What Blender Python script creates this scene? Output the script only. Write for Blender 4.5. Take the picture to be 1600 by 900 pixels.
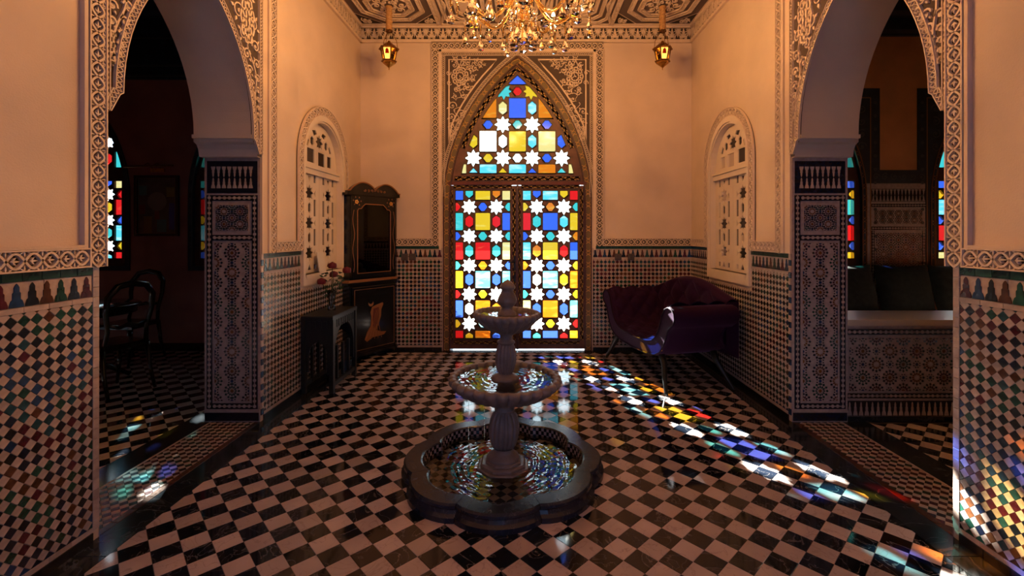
import bpy, math, random
from math import sin, cos, pi, sqrt, atan2, radians, floor as fl
from mathutils import Vector, Matrix
from mathutils.geometry import delaunay_2d_cdt

random.seed(7)
for o in list(bpy.data.objects):
    bpy.data.objects.remove(o)
SC = bpy.context.scene
COL = SC.collection

# ------------------------------------------------------------------ camera, sky, sun, exposure
cam_data = bpy.data.cameras.new('camera')
cam = bpy.data.objects.new('camera', cam_data)
COL.objects.link(cam)
cam.location = (0, 0, 1.5)
cam.rotation_euler = (pi / 2, 0, 0)
cam_data.sensor_width = 36.0
cam_data.lens = 36.0 * 715 / 1600
cam_data.shift_x = -(822 - 800) / 1600
cam_data.shift_y = -(450 - 364) / 1600
cam_data.clip_start = 0.05
SC.camera = cam

world = bpy.data.worlds.new('sky')
SC.world = world
world.use_nodes = True
bg = world.node_tree.nodes['Background']
bg.inputs['Color'].default_value = (0.70, 0.86, 1.0, 1)
bg.inputs['Strength'].default_value = 7.0

SUN_DIR = Vector((0.46, -1.0, -0.617)).normalized()
sun_data = bpy.data.lights.new('sun', 'SUN')
sun_data.energy = 150.0
sun_data.angle = radians(0.6)
sun_data.color = (1.0, 0.97, 0.9)
sun = bpy.data.objects.new('sun', sun_data)
sun.rotation_euler = SUN_DIR.to_track_quat('-Z', 'Y').to_euler()
sun.location = (-3, 12, 8)
COL.objects.link(sun)

SC.view_settings.view_transform = 'Standard'
SC.view_settings.look = 'None'
SC.view_settings.gamma = 1.0
SC.view_settings.use_curve_mapping = False
SC.view_settings.exposure = 0.0
CHANDELIER_WATT = 27.0
LANTERN_WATT = 1.6
WARM = (1.0, 0.48, 0.150)

# ------------------------------------------------------------------ room numbers (metres; camera stands at the origin, 1.5 m up)
XW = 2.11          # half width of the hall
YF = 5.83          # far wall
YB = -1.6          # wall behind the camera
ZC = 4.14          # ceiling
TH = 0.44          # side wall thickness
JN, JF = 2.255, 3.635   # jambs of the side arches
DADO = 1.335
XD = -0.11         # axis of the door

# ------------------------------------------------------------------ materials
M = {}
def nodes(name):
    m = bpy.data.materials.new(name); m.use_nodes = True
    nt = m.node_tree
    return m, nt, nt.nodes, nt.links
def mat(name, col, rough=0.6, metal=0.0, var=0.0, scale=8.0, bump=0.0, bscale=40.0, spec=0.5, sheen=0.0, coat=0.0,
        rnd=0.0, emit=None, estr=0.0):
    m, nt, N, L = nodes(name)
    b = N['Principled BSDF']
    b.inputs['Base Color'].default_value = (*col, 1)
    b.inputs['Roughness'].default_value = rough
    b.inputs['Metallic'].default_value = metal
    b.inputs['Specular IOR Level'].default_value = spec
    if sheen:
        b.inputs['Sheen Weight'].default_value = sheen
        b.inputs['Sheen Roughness'].default_value = 0.35
        b.inputs['Sheen Tint'].default_value = (*[min(1, c * 6 + 0.1) for c in col], 1)
    if coat:
        b.inputs['Coat Weight'].default_value = coat
        b.inputs['Coat Roughness'].default_value = 0.08
    if emit:
        b.inputs['Emission Color'].default_value = (*emit, 1)
        b.inputs['Emission Strength'].default_value = estr
    tc = N.new('ShaderNodeTexCoord')
    if var or rnd:
        no = N.new('ShaderNodeTexNoise'); no.inputs['Scale'].default_value = scale; no.inputs['Detail'].default_value = 4
        L.new(tc.outputs['Object'], no.inputs['Vector'])
        mr = N.new('ShaderNodeMapRange')
        mr.inputs['To Min'].default_value = 1 - var; mr.inputs['To Max'].default_value = 1 + var
        mr.inputs['From Min'].default_value = 0.3; mr.inputs['From Max'].default_value = 0.7
        L.new(no.outputs['Fac'], mr.inputs['Value'])
        out = mr.outputs['Result']
        if rnd:
            oi = N.new('ShaderNodeObjectInfo')
            m2 = N.new('ShaderNodeMapRange'); m2.inputs['To Min'].default_value = 1 - rnd; m2.inputs['To Max'].default_value = 1 + rnd
            L.new(oi.outputs['Random'], m2.inputs['Value'])
            mm = N.new('ShaderNodeMath'); mm.operation = 'MULTIPLY'
            L.new(out, mm.inputs[0]); L.new(m2.outputs['Result'], mm.inputs[1]); out = mm.outputs[0]
        vm = N.new('ShaderNodeVectorMath'); vm.operation = 'SCALE'
        vm.inputs[0].default_value = col
        L.new(out, vm.inputs['Scale'])
        L.new(vm.outputs['Vector'], b.inputs['Base Color'])
    if bump:
        nb = N.new('ShaderNodeTexNoise'); nb.inputs['Scale'].default_value = bscale; nb.inputs['Detail'].default_value = 3
        L.new(tc.outputs['Object'], nb.inputs['Vector'])
        bp = N.new('ShaderNodeBump'); bp.inputs['Strength'].default_value = bump; bp.inputs['Distance'].default_value = 0.01
        L.new(nb.outputs['Fac'], bp.inputs['Height'])
        L.new(bp.outputs['Normal'], b.inputs['Normal'])
    M[name] = m
    return m
def marble(name, base, vein, amount, rough, rnd=0.15, vscale=5.0, spec=0.42):
    m, nt, N, L = nodes(name)
    b = N['Principled BSDF']; b.inputs['Roughness'].default_value = rough
    b.inputs['Specular IOR Level'].default_value = spec
    ge = N.new('ShaderNodeNewGeometry'); oi = N.new('ShaderNodeObjectInfo')
    # every tile is its own cut of stone: shift the vein field by the tile's random number
    ad = N.new('ShaderNodeVectorMath'); ad.operation = 'ADD'
    mu = N.new('ShaderNodeMath'); mu.operation = 'MULTIPLY'; mu.inputs[1].default_value = 37.0
    L.new(oi.outputs['Random'], mu.inputs[0]); L.new(ge.outputs['Position'], ad.inputs[0]); L.new(mu.outputs[0], ad.inputs[1])
    no = N.new('ShaderNodeTexNoise'); no.inputs['Scale'].default_value = vscale; no.inputs['Detail'].default_value = 6; no.inputs['Distortion'].default_value = 1.6
    L.new(ad.outputs[0], no.inputs['Vector'])
    cr = N.new('ShaderNodeValToRGB')
    cr.color_ramp.elements[0].position = 0.5 - 0.012; cr.color_ramp.elements[0].color = (0, 0, 0, 1)
    cr.color_ramp.elements[1].position = 0.5; cr.color_ramp.elements[1].color = (1, 1, 1, 1)
    e = cr.color_ramp.elements.new(0.512); e.color = (0, 0, 0, 1)
    L.new(no.outputs['Fac'], cr.inputs['Fac'])
    n2 = N.new('ShaderNodeTexNoise'); n2.inputs['Scale'].default_value = 3.0; n2.inputs['Detail'].default_value = 5
    L.new(ad.outputs[0], n2.inputs['Vector'])
    pm = N.new('ShaderNodeMath'); pm.operation = 'MULTIPLY'
    L.new(cr.outputs['Color'], pm.inputs[0]); L.new(n2.outputs['Fac'], pm.inputs[1])
    pa = N.new('ShaderNodeMath'); pa.operation = 'MULTIPLY'; pa.inputs[1].default_value = amount
    L.new(pm.outputs[0], pa.inputs[0])
    mr = N.new('ShaderNodeMapRange'); mr.inputs['To Min'].default_value = 1 - rnd; mr.inputs['To Max'].default_value = 1 + rnd
    L.new(oi.outputs['Random'], mr.inputs['Value'])
    m3 = N.new('ShaderNodeMapRange'); m3.inputs['From Min'].default_value = .3; m3.inputs['From Max'].default_value = .7
    m3.inputs['To Min'].default_value = .8; m3.inputs['To Max'].default_value = 1.15
    L.new(n2.outputs['Fac'], m3.inputs['Value'])
    mm = N.new('ShaderNodeMath'); mm.operation = 'MULTIPLY'; L.new(mr.outputs[0], mm.inputs[0]); L.new(m3.outputs[0], mm.inputs[1])
    vs = N.new('ShaderNodeVectorMath'); vs.operation = 'SCALE'; vs.inputs[0].default_value = base; L.new(mm.outputs[0], vs.inputs['Scale'])
    mx = N.new('ShaderNodeMix'); mx.data_type = 'RGBA'
    L.new(pa.outputs[0], mx.inputs['Factor']); L.new(vs.outputs[0], mx.inputs['A']); mx.inputs['B'].default_value = (*vein, 1)
    L.new(mx.outputs['Result'], b.inputs['Base Color'])
    M[name] = m
def stained(name, a, c, streak=0.5):
    """thin stained glass: lets coloured light through, a little surface gloss, streaks between two colours"""
    m, nt, N, L = nodes(name)
    for n in list(N): N.remove(n)
    out = N.new('ShaderNodeOutputMaterial')
    tr = N.new('ShaderNodeBsdfTransparent'); gl = N.new('ShaderNodeBsdfGlossy'); gl.inputs['Roughness'].default_value = 0.12
    mix = N.new('ShaderNodeMixShader'); fr = N.new('ShaderNodeFresnel'); fr.inputs['IOR'].default_value = 1.35
    ge = N.new('ShaderNodeNewGeometry'); oi = N.new('ShaderNodeObjectInfo')
    mu = N.new('ShaderNodeMath'); mu.operation = 'MULTIPLY'; mu.inputs[1].default_value = 23.0
    ad = N.new('ShaderNodeVectorMath'); ad.operation = 'ADD'
    L.new(oi.outputs['Random'], mu.inputs[0]); L.new(ge.outputs['Position'], ad.inputs[0]); L.new(mu.outputs[0], ad.inputs[1])
    mp = N.new('ShaderNodeMapping'); mp.inputs['Rotation'].default_value = (0, 0.35, 0); mp.inputs['Scale'].default_value = (3.0, 1, 12)
    L.new(ad.outputs[0], mp.inputs['Vector'])
    no = N.new('ShaderNodeTexNoise'); no.inputs['Scale'].default_value = 1.6; no.inputs['Detail'].default_value = 5
    L.new(mp.outputs[0], no.inputs['Vector'])
    cr = N.new('ShaderNodeValToRGB')
    cr.color_ramp.elements[0].position = 0.72 - 0.3 * streak; cr.color_ramp.elements[0].color = (*a, 1)
    cr.color_ramp.elements[1].position = 0.80; cr.color_ramp.elements[1].color = (*c, 1)
    L.new(no.outputs['Fac'], cr.inputs['Fac'])
    L.new(cr.outputs['Color'], tr.inputs['Color'])
    L.new(fr.outputs[0], mix.inputs['Fac']); L.new(tr.outputs[0], mix.inputs[1]); L.new(gl.outputs[0], mix.inputs[2])
    L.new(mix.outputs[0], out.inputs['Surface'])
    M[name] = m
def water(name):
    m, nt, N, L = nodes(name)
    for n in list(N): N.remove(n)
    out = N.new('ShaderNodeOutputMaterial')
    tr = N.new('ShaderNodeBsdfTransparent'); tr.inputs['Color'].default_value = (.72, .8, .84, 1)
    gl = N.new('ShaderNodeBsdfGlossy'); gl.inputs['Roughness'].default_value = 0.02; gl.inputs['Color'].default_value = (.95, .97, 1, 1)
    mix = N.new('ShaderNodeMixShader'); fr = N.new('ShaderNodeFresnel'); fr.inputs['IOR'].default_value = 1.5
    ge = N.new('ShaderNodeNewGeometry')
    no = N.new('ShaderNodeTexNoise'); no.inputs['Scale'].default_value = 17; no.inputs['Detail'].default_value = 1
    wv = N.new('ShaderNodeTexWave'); wv.wave_type = 'RINGS'; wv.rings_direction = 'Z'; wv.inputs['Scale'].default_value = 7; wv.inputs['Distortion'].default_value = 5
    tc = N.new('ShaderNodeTexCoord'); L.new(tc.outputs['Object'], wv.inputs['Vector'])
    L.new(ge.outputs['Position'], no.inputs['Vector'])
    am = N.new('ShaderNodeMath'); am.operation = 'MULTIPLY_ADD'; am.inputs[1].default_value = 0.3
    L.new(wv.outputs['Fac'], am.inputs[0]); L.new(no.outputs['Fac'], am.inputs[2])
    bp = N.new('ShaderNodeBump'); bp.inputs['Strength'].default_value = 0.10; bp.inputs['Distance'].default_value = 0.02
    L.new(am.outputs[0], bp.inputs['Height'])
    L.new(bp.outputs[0], gl.inputs['Normal']); L.new(bp.outputs[0], fr.inputs['Normal'])
    L.new(fr.outputs[0], mix.inputs['Fac']); L.new(tr.outputs[0], mix.inputs[1]); L.new(gl.outputs[0], mix.inputs[2])
    L.new(mix.outputs[0], out.inputs['Surface'])
    M[name] = m
def crystal(name, col, gl=0.5):
    m, nt, N, L = nodes(name)
    b = N['Principled BSDF']
    b.inputs['Base Color'].default_value = (*col, 1); b.inputs['Transmission Weight'].default_value = 1.0
    b.inputs['Roughness'].default_value = 0.02; b.inputs['IOR'].default_value = 1.5
    M[name] = m
def clear_pane(name, col=(.8, .85, .9), ior=1.45):
    m, nt, N, L = nodes(name)
    for n in list(N): N.remove(n)
    out = N.new('ShaderNodeOutputMaterial'); tr = N.new('ShaderNodeBsdfTransparent'); tr.inputs['Color'].default_value = (*col, 1)
    gl = N.new('ShaderNodeBsdfGlossy'); gl.inputs['Roughness'].default_value = 0.02
    mix = N.new('ShaderNodeMixShader'); fr = N.new('ShaderNodeFresnel'); fr.inputs['IOR'].default_value = ior
    L.new(fr.outputs[0], mix.inputs['Fac']); L.new(tr.outputs[0], mix.inputs[1]); L.new(gl.outputs[0], mix.inputs[2])
    L.new(mix.outputs[0], out.inputs['Surface'])
    M[name] = m

mat('plaster', (.60, .47, .38), .75, var=.06, scale=3, bump=.15, bscale=120)
mat('plaster_white', (.66, .55, .45), .6, var=.04, scale=5, bump=.05)
mat('stucco', (.64, .50, .40), .7, var=.05, scale=20, bump=.1, bscale=200)
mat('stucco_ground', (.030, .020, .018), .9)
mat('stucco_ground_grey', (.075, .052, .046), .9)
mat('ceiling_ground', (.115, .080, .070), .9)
mat('switch_metal', (.10, .08, .07), .4, metal=.5)
mat('zellige_cream', (.40, .305, .27), .28, var=.18, scale=26, rnd=.16, bump=.15, bscale=60)
for n, c in (('navy', (.006, .010, .026)), ('cobalt', (.010, .032, .095)), ('green', (.009, .045, .032)), ('burgundy', (.062, .008, .016)),
             ('ochre', (.17, .065, .014)), ('rust', (.075, .026, .011)), ('teal', (.012, .048, .065)), ('black', (.008, .008, .012))):
    mat('zellige_' + n, c, .22, var=.35, scale=30, rnd=.3, bump=.12, bscale=60, coat=.15)
mat('grout', (.22, .16, .13), .9)
marble('marble_white', (.50, .40, .38), (.20, .14, .12), .9, .07, .14)
marble('marble_black', (.007, .010, .018), (.30, .26, .24), .8, .06, .5)
marble('marble_strip', (.010, .015, .022), (.16, .15, .15), .6, .13, .1, 3.0)
mat('floor_bed', (.06, .05, .045), .9)
mat('stone', (.20, .160, .145), .45, var=.25, scale=12, bump=.3, bscale=50, coat=.1)
marble('basin_stone', (.016, .020, .032), (.16, .16, .19), .5, .20, .12, 9.0)
mat('wood_door', (.115, .040, .022), .5, var=.3, scale=14)
mat('wood_dark', (.060, .020, .014), .45, var=.3, scale=14)
mat('paint_red', (.10, .014, .014), .55, var=.2)
mat('paint_gold', (.50, .26, .055), .45, var=.2)
mat('paint_olive', (.13, .085, .03), .55)
mat('lead', (.014, .010, .010), .5)
mat('lacquer', (.006, .007, .010), .16, coat=.4)
mat('lacquer_gold', (.30, .13, .05), .4, metal=.4)
mat('ebony', (.005, .007, .008), .36, var=.4, scale=30)
mat('velvet', (.020, .0020, .022), .8, var=.15, scale=30, sheen=.45, spec=.15)
mat('velvet_dark', (.010, .002, .010), .8, sheen=.4, spec=.15)
mat('brass', (.50, .25, .055), .35, metal=1.0, var=.3, scale=30)
mat('brass_dark', (.20, .10, .035), .45, metal=.9, var=.3, scale=30)
mat('cord', (.40, .22, .09), .85, var=.3, scale=60, bump=.6, bscale=80)
mat('iron', (.02, .02, .022), .4, metal=.6)
mat('tadelakt_red', (.30, .11, .085), .45, var=.25, scale=2.5)
mat('tadelakt_orange', (.55, .24, .10), .55, var=.15, scale=2.5)
mat('painted_blue', (.012, .022, .040), .5, var=.4, scale=9)
mat('painted_blue_line', (.05, .055, .060), .5)
mat('side_ceiling', (.015, .014, .022), .6)
mat('rose', (.13, .003, .010), .6, var=.25, scale=60)
mat('leafgreen', (.015, .045, .022), .5, var=.3, scale=40)
mat('upholstery_floral', (.011, .016, .015), .85, var=.6, scale=18)
mat('white_paper', (.62, .55, .48), .7)
mat('steel', (.35, .34, .36), .25, metal=.9)
mat('porcelain', (.50, .42, .34), .3)
mat('candle', (.80, .42, .06), .5, emit=(1.0, .50, .05), estr=.5)
mat('bulb', (1, .8, .5), .4, emit=(1.0, .62, .25), estr=30.0)
mat('lantern_glow', (.9, .5, .12), .5, emit=(1.0, .55, .10), estr=1.6)
mat('ground_stone', (.55, .50, .44), .9, var=.1, scale=2)
mat('hedge', (.05, .13, .03), .7, var=.3, scale=4)
mat('canvas_red', (.30, .03, .03), .5)
mat('canvas_yellow', (.55, .38, .05), .5)
mat('canvas_teal', (.06, .30, .28), .5)
mat('canvas_blue', (.05, .09, .35), .5)
mat('canvas_skin', (.40, .30, .22), .5)
mat('canvas', (.11, .10, .08), .5, var=.5, scale=6)
stained('glass_red', (.17, .003, .003), (.20, .022, .008), .25)
stained('glass_blue', (.010, .028, .16), (.025, .055, .17), .25)
stained('glass_teal', (.012, .115, .105), (.05, .15, .14), .4)
stained('glass_cyan', (.025, .14, .16), (.17, .20, .20), .8)
stained('glass_yellow', (.18, .105, .004), (.20, .15, .03), .5)
stained('glass_amber', (.19, .14, .045), (.21, .19, .12), .7)
stained('glass_orange', (.17, .040, .002), (.19, .10, .010), .7)
stained('glass_clear', (.78, .84, .80), (.95, .95, .92), .9)
mat('pane_room_dark', (.010, .010, .014), .15)  # opaque pane: darkness of the room behind is put into its colour
water('water')
crystal('crystal', (1.0, .93, .80))
crystal('crystal_amber', (1.0, .70, .28))
clear_pane('pane_clear')
clear_pane('pane_fill', (.11, .15, .27), 1.45)  # tint sets the cool fill through the added doorway behind the camera
clear_pane('pane_dim', (.35, .38, .42), 1.5)

# ------------------------------------------------------------------ mesh helpers
FRAME = {
    'left':  Matrix(((0, 0, 1, -XW), (1, 0, 0, 0), (0, 1, 0, 0), (0, 0, 0, 1))),      # u = +Y, v = Z, w into the hall
    'right': Matrix(((0, 0, -1, XW), (-1, 0, 0, 0), (0, 1, 0, 0), (0, 0, 0, 1))),     # u = -Y
    'far':   Matrix(((1, 0, 0, 0), (0, 0, -1, YF), (0, 1, 0, 0), (0, 0, 0, 1))),      # u = X
    'ceil':  Matrix(((1, 0, 0, 0), (0, -1, 0, 0), (0, 0, -1, ZC), (0, 0, 0, 1))),     # u = X, v = -Y
    'floor': Matrix.Identity(4),
}
class MB:
    def __init__(s): s.v = []; s.f = []; s.mi = []; s.mats = []; s.sm = []
    def k(s, m):
        if m not in s.mats: s.mats.append(m)
        return s.mats.index(m)
    def add(s, vs, fs, m, smooth=False):
        o = len(s.v); s.v.extend(vs); i = s.k(m)
        for f in fs: s.f.append([o + a for a in f]); s.mi.append(i); s.sm.append(smooth)
    def box(s, x0, x1, y0, y1, z0, z1, m):
        s.add([(x0, y0, z0), (x1, y0, z0), (x1, y1, z0), (x0, y1, z0), (x0, y0, z1), (x1, y0, z1), (x1, y1, z1), (x0, y1, z1)],
              [(0, 3, 2, 1), (4, 5, 6, 7), (0, 1, 5, 4), (1, 2, 6, 5), (2, 3, 7, 6), (3, 0, 4, 7)], m)
    def prism(s, p, z0, z1, m, ch=0.0, back=False):
        n = len(p)
        if n < 3: return
        A = sum(p[i][0] * p[(i + 1) % n][1] - p[(i + 1) % n][0] * p[i][1] for i in range(n))
        if A < 0: p = p[::-1]
        vs = [(x, y, z0) for x, y in p]; fs = []
        if ch:
            cx = sum(q[0] for q in p) / n; cy = sum(q[1] for q in p) / n
            r = max(1e-6, sum(math.hypot(q[0] - cx, q[1] - cy) for q in p) / n); kk = max(0.2, 1 - ch / r * 1.3)
            vs += [(x, y, z1 - ch) for x, y in p] + [(cx + (x - cx) * kk, cy + (y - cy) * kk, z1) for x, y in p]
            fs += [tuple(range(2 * n, 3 * n))]
            fs += [(i + a * n, (i + 1) % n + a * n, (i + 1) % n + (a + 1) * n, i + (a + 1) * n) for i in range(n) for a in (0, 1)]
        else:
            vs += [(x, y, z1) for x, y in p]
            fs += [tuple(range(n, 2 * n))] + [(i, (i + 1) % n, (i + 1) % n + n, i + n) for i in range(n)]
        if back: fs.append(tuple(range(n))[::-1])
        s.add(vs, fs, m)
    def plate(s, outer, holes, z0, z1, m, back=True, mside=None):
        loops = [outer] + list(holes); P = []; E = []
        for lp in loops:
            o = len(P); P += [Vector(q) for q in lp]; E.append(list(range(o, o + len(lp))))
        V, _, F, *_r = delaunay_2d_cdt(P, [], E, 2, 1e-6)
        n = len(V)
        s.add([(q.x, q.y, z1) for q in V], [tuple(f) for f in F], m)
        if back: s.add([(q.x, q.y, z0) for q in V], [tuple(f)[::-1] for f in F], m)
        for h, lp in enumerate(loops):
            k = len(lp); A = sum(lp[i][0] * lp[(i + 1) % k][1] - lp[(i + 1) % k][0] * lp[i][1] for i in range(k))
            if (A < 0) == (h == 0): lp = lp[::-1]
            s.add([(x, y, z0) for x, y in lp] + [(x, y, z1) for x, y in lp], [(i, (i + 1) % k, (i + 1) % k + k, i + k) for i in range(k)], mside or m)
    def ribbon(s, pts, wid, z0, z1, m):
        n = len(pts)
        if n < 2: return
        w = wid if isinstance(wid, (list, tuple)) else [wid] * n
        a = []; b = []
        for i in range(n):
            p = pts[max(0, i - 1)]; q = pts[min(n - 1, i + 1)]
            dx, dy = q[0] - p[0], q[1] - p[1]; d = math.hypot(dx, dy) or 1
            nx, ny = -dy / d * w[i] / 2, dx / d * w[i] / 2
            a.append((pts[i][0] + nx, pts[i][1] + ny)); b.append((pts[i][0] - nx, pts[i][1] - ny))
        vs = []
        for i in range(n): vs += [(*a[i], z0), (*a[i], z1), (*b[i], z1), (*b[i], z0)]
        fs = []
        for i in range(n - 1):
            o = 4 * i
            fs += [(o + 1, o + 2, o + 6, o + 5), (o, o + 1, o + 5, o + 4), (o + 2, o + 3, o + 7, o + 6)]
        fs += [(0, 3, 2, 1), (4 * n - 4, 4 * n - 3, 4 * n - 2, 4 * n - 1)]
        s.add(vs, fs, m)
    def lathe(s, prof, m, n=24, cx=0, cy=0, cz=0, flute=None, a0=0.0, a1=2 * pi, smooth=True):
        vs = []; fs = []; full = abs(a1 - a0 - 2 * pi) < 1e-6; cols = n if full else n + 1
        for j in range(cols):
            t = a0 + (a1 - a0) * j / n
            for i, (r, z) in enumerate(prof):
                rr = r * (flute(t, i) if flute else 1)
                vs.append((cx + rr * cos(t), cy + rr * sin(t), cz + z))
        k = len(prof)
        for j in range(n):
            for i in range(k - 1):
                a = j * k + i; b = ((j + 1) % cols) * k + i
                fs.append((a, b, b + 1, a + 1))
        s.add(vs, fs, m, smooth)
    def tube(s, pts, r, m, n=8, smooth=True):
        pts = [Vector(p) for p in pts]; k = len(pts); vs = []; fs = []
        rr = r if isinstance(r, (list, tuple)) else [r] * k
        t0 = (pts[1] - pts[0]).normalized(); up = Vector((0, 0, 1)) if abs(t0.z) < .9 else Vector((1, 0, 0))
        nrm = t0.cross(up).normalized()
        for i in range(k):
            t = (pts[min(k - 1, i + 1)] - pts[max(0, i - 1)]).normalized()
            nrm = (nrm - t * nrm.dot(t)).normalized(); bn = t.cross(nrm)
            for j in range(n):
                a = 2 * pi * j / n; vs.append(tuple(pts[i] + (nrm * cos(a) + bn * sin(a)) * rr[i]))
        for i in range(k - 1):
            for j in range(n):
                fs.append((i * n + j, i * n + (j + 1) % n, (i + 1) * n + (j + 1) % n, (i + 1) * n + j))
        fs += [tuple(range(n))[::-1], tuple(range((k - 1) * n, k * n))]
        s.add(vs, fs, m, smooth)
    def sphere(s, c, r, m, sq=(1, 1, 1), nu=12, nv=8):
        vs = [(c[0], c[1], c[2] - r * sq[2])]; fs = []
        for i in range(1, nv):
            a = -pi / 2 + pi * i / nv
            for j in range(nu):
                b = 2 * pi * j / nu; vs.append((c[0] + r * sq[0] * cos(a) * cos(b), c[1] + r * sq[1] * cos(a) * sin(b), c[2] + r * sq[2] * sin(a)))
        vs.append((c[0], c[1], c[2] + r * sq[2]))
        for j in range(nu):
            fs.append((0, 1 + (j + 1) % nu, 1 + j))
            for i in range(nv - 2):
                o = 1 + i * nu; fs.append((o + j, o + (j + 1) % nu, o + nu + (j + 1) % nu, o + nu + j))
            o = 1 + (nv - 2) * nu; fs.append((o + j, o + (j + 1) % nu, len(vs) - 1))
        s.add(vs, fs, m, True)
    def grid(s, fn, nu, nv, m, smooth=True):
        vs = [fn(i / nu, j / nv) for i in range(nu + 1) for j in range(nv + 1)]
        s.add(vs, [(i * (nv + 1) + j, (i + 1) * (nv + 1) + j, (i + 1) * (nv + 1) + j + 1, i * (nv + 1) + j + 1) for i in range(nu) for j in range(nv)], m, smooth)
    def xf(s, mt, i0=0):
        for i in range(i0, len(s.v)): s.v[i] = tuple(mt @ Vector(s.v[i]))
    def mesh(s, name):
        me = bpy.data.meshes.new(name); me.from_pydata(s.v, [], s.f)
        for m in s.mats: me.materials.append(M[m])
        me.polygons.foreach_set('material_index', s.mi)
        me.polygons.foreach_set('use_smooth', s.sm)
        me.update(); return me
    def build(s, name, parent=None, loc=None, mw=None, **p):
        return link(name, s.mesh(name), parent, loc, mw, **p)
def link(name, data, parent=None, loc=None, mw=None, **p):
    o = bpy.data.objects.new(name, data); COL.objects.link(o)
    if parent: o.parent = parent
    if mw is not None: o.matrix_basis = mw
    if loc is not None: o.location = loc
    for k, v in p.items(): o[k] = v
    return o
def thing(name, label, category, loc=(0, 0, 0), rz=0.0, group=None):
    o = link(name, None, None, loc); o.rotation_euler = (0, 0, rz); o.empty_display_size = .05
    o['label'] = label; o['category'] = category
    if group: o['group'] = group
    return o
def tree_copy(o, parent=None):
    c = o.copy(); COL.objects.link(c); c.parent = parent
    for ch in list(o.children): tree_copy(ch, c)
    return c
def structure(name, label, category, frame=None, data=None):
    o = link(name, data)
    if frame is not None: o.matrix_basis = FRAME[frame] if isinstance(frame, str) else frame
    o['kind'] = 'structure'; o['label'] = label; o['category'] = category
    return o

# ------------------------------------------------------------------ 2D shapes
def circ(cx, cy, r, n=16, a0=0): return [(cx + r * cos(a0 + 2 * pi * i / n), cy + r * sin(a0 + 2 * pi * i / n)) for i in range(n)]
def star8(cx, cy, r, inner=.60): return [(cx + (r if k % 2 == 0 else r * inner) * cos(pi * k / 8), cy + (r if k % 2 == 0 else r * inner) * sin(pi * k / 8)) for k in range(16)]
def rect(cx, cy, w, h): return [(cx - w / 2, cy - h / 2), (cx + w / 2, cy - h / 2), (cx + w / 2, cy + h / 2), (cx - w / 2, cy + h / 2)]
def hexv(cx, cy, w, h): return [(cx, cy - h / 2), (cx + w / 2, cy - h / 4), (cx + w / 2, cy + h / 4), (cx, cy + h / 2), (cx - w / 2, cy + h / 4), (cx - w / 2, cy - h / 4)]
def hexh(cx, cy, w, h): return [(cx - w / 2, cy), (cx - w / 6, cy - h / 2), (cx + w / 6, cy - h / 2), (cx + w / 2, cy), (cx + w / 6, cy + h / 2), (cx - w / 6, cy + h / 2)]
def grow(p, d):
    n = len(p); cx = sum(q[0] for q in p) / n; cy = sum(q[1] for q in p) / n
    return [(x + (x - cx) / max(1e-6, math.hypot(x - cx, y - cy)) * d, y + (y - cy) / max(1e-6, math.hypot(x - cx, y - cy)) * d) for x, y in p]
def clip(poly, conv):
    """cut a polygon with a convex counter-clockwise outline"""
    out = poly
    for i in range(len(conv)):
        a = conv[i]; b = conv[(i + 1) % len(conv)]; ex, ey = b[0] - a[0], b[1] - a[1]
        src = out; out = []
        if not src: return []
        for j in range(len(src)):
            p = src[j]; q = src[(j + 1) % len(src)]
            dp = ex * (p[1] - a[1]) - ey * (p[0] - a[0]); dq = ex * (q[1] - a[1]) - ey * (q[0] - a[0])
            if dp >= 0: out.append(p)
            if (dp > 1e-9 and dq < -1e-9) or (dp < -1e-9 and dq > 1e-9):
                t = dp / (dp - dq); out.append((p[0] + (q[0] - p[0]) * t, p[1] + (q[1] - p[1]) * t))
    return out
def parea(p): return abs(sum(p[i][0] * p[(i + 1) % len(p)][1] - p[(i + 1) % len(p)][0] * p[i][1] for i in range(len(p)))) / 2 if len(p) > 2 else 0
def clip_rect(p, u0, u1, v0, v1): return clip(p, [(u0, v0), (u1, v0), (u1, v1), (u0, v1)])
def pointed(cx, zs, W, c, n=14):
    """left foot to right foot of a pointed arch: half width W, arc centres at +-c beyond the axis"""
    R = W + c; H = sqrt(R * R - c * c); am = math.atan2(H, c)
    L = [(cx + c - R * cos(am * i / n), zs + R * sin(am * i / n)) for i in range(n + 1)]
    return L + [(2 * cx - x, z) for x, z in L[-2::-1]]
def semi(cx, zs, W, n=20): return [(cx - W * cos(pi * i / n), zs + W * sin(pi * i / n)) for i in range(n + 1)]

# ------------------------------------------------------------------ carved stucco along a path
class Path:
    def __init__(s, pts):
        s.p = pts; s.d = [0]
        for i in range(len(pts) - 1): s.d.append(s.d[-1] + math.hypot(pts[i + 1][0] - pts[i][0], pts[i + 1][1] - pts[i][1]))
        s.L = s.d[-1]; s.n = []
        for i in range(len(pts)):
            a = pts[max(0, i - 1)]; b = pts[min(len(pts) - 1, i + 1)]; l = math.hypot(b[0] - a[0], b[1] - a[1])
            s.n.append((-(b[1] - a[1]) / l, (b[0] - a[0]) / l))
    def at(s, q, t):
        q = min(max(q, 0), s.L); i = 0
        lo, hi = 0, len(s.d) - 1
        while hi - lo > 1:
            md = (lo + hi) // 2
            if s.d[md] <= q: lo = md
            else: hi = md
        i = lo; f = (q - s.d[i]) / max(1e-9, s.d[i + 1] - s.d[i])
        a, b = s.p[i], s.p[i + 1]; na, nb = s.n[i], s.n[i + 1]
        return (a[0] + (b[0] - a[0]) * f + (na[0] + (nb[0] - na[0]) * f) * t, a[1] + (b[1] - a[1]) * f + (na[1] + (nb[1] - na[1]) * f) * t)
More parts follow.
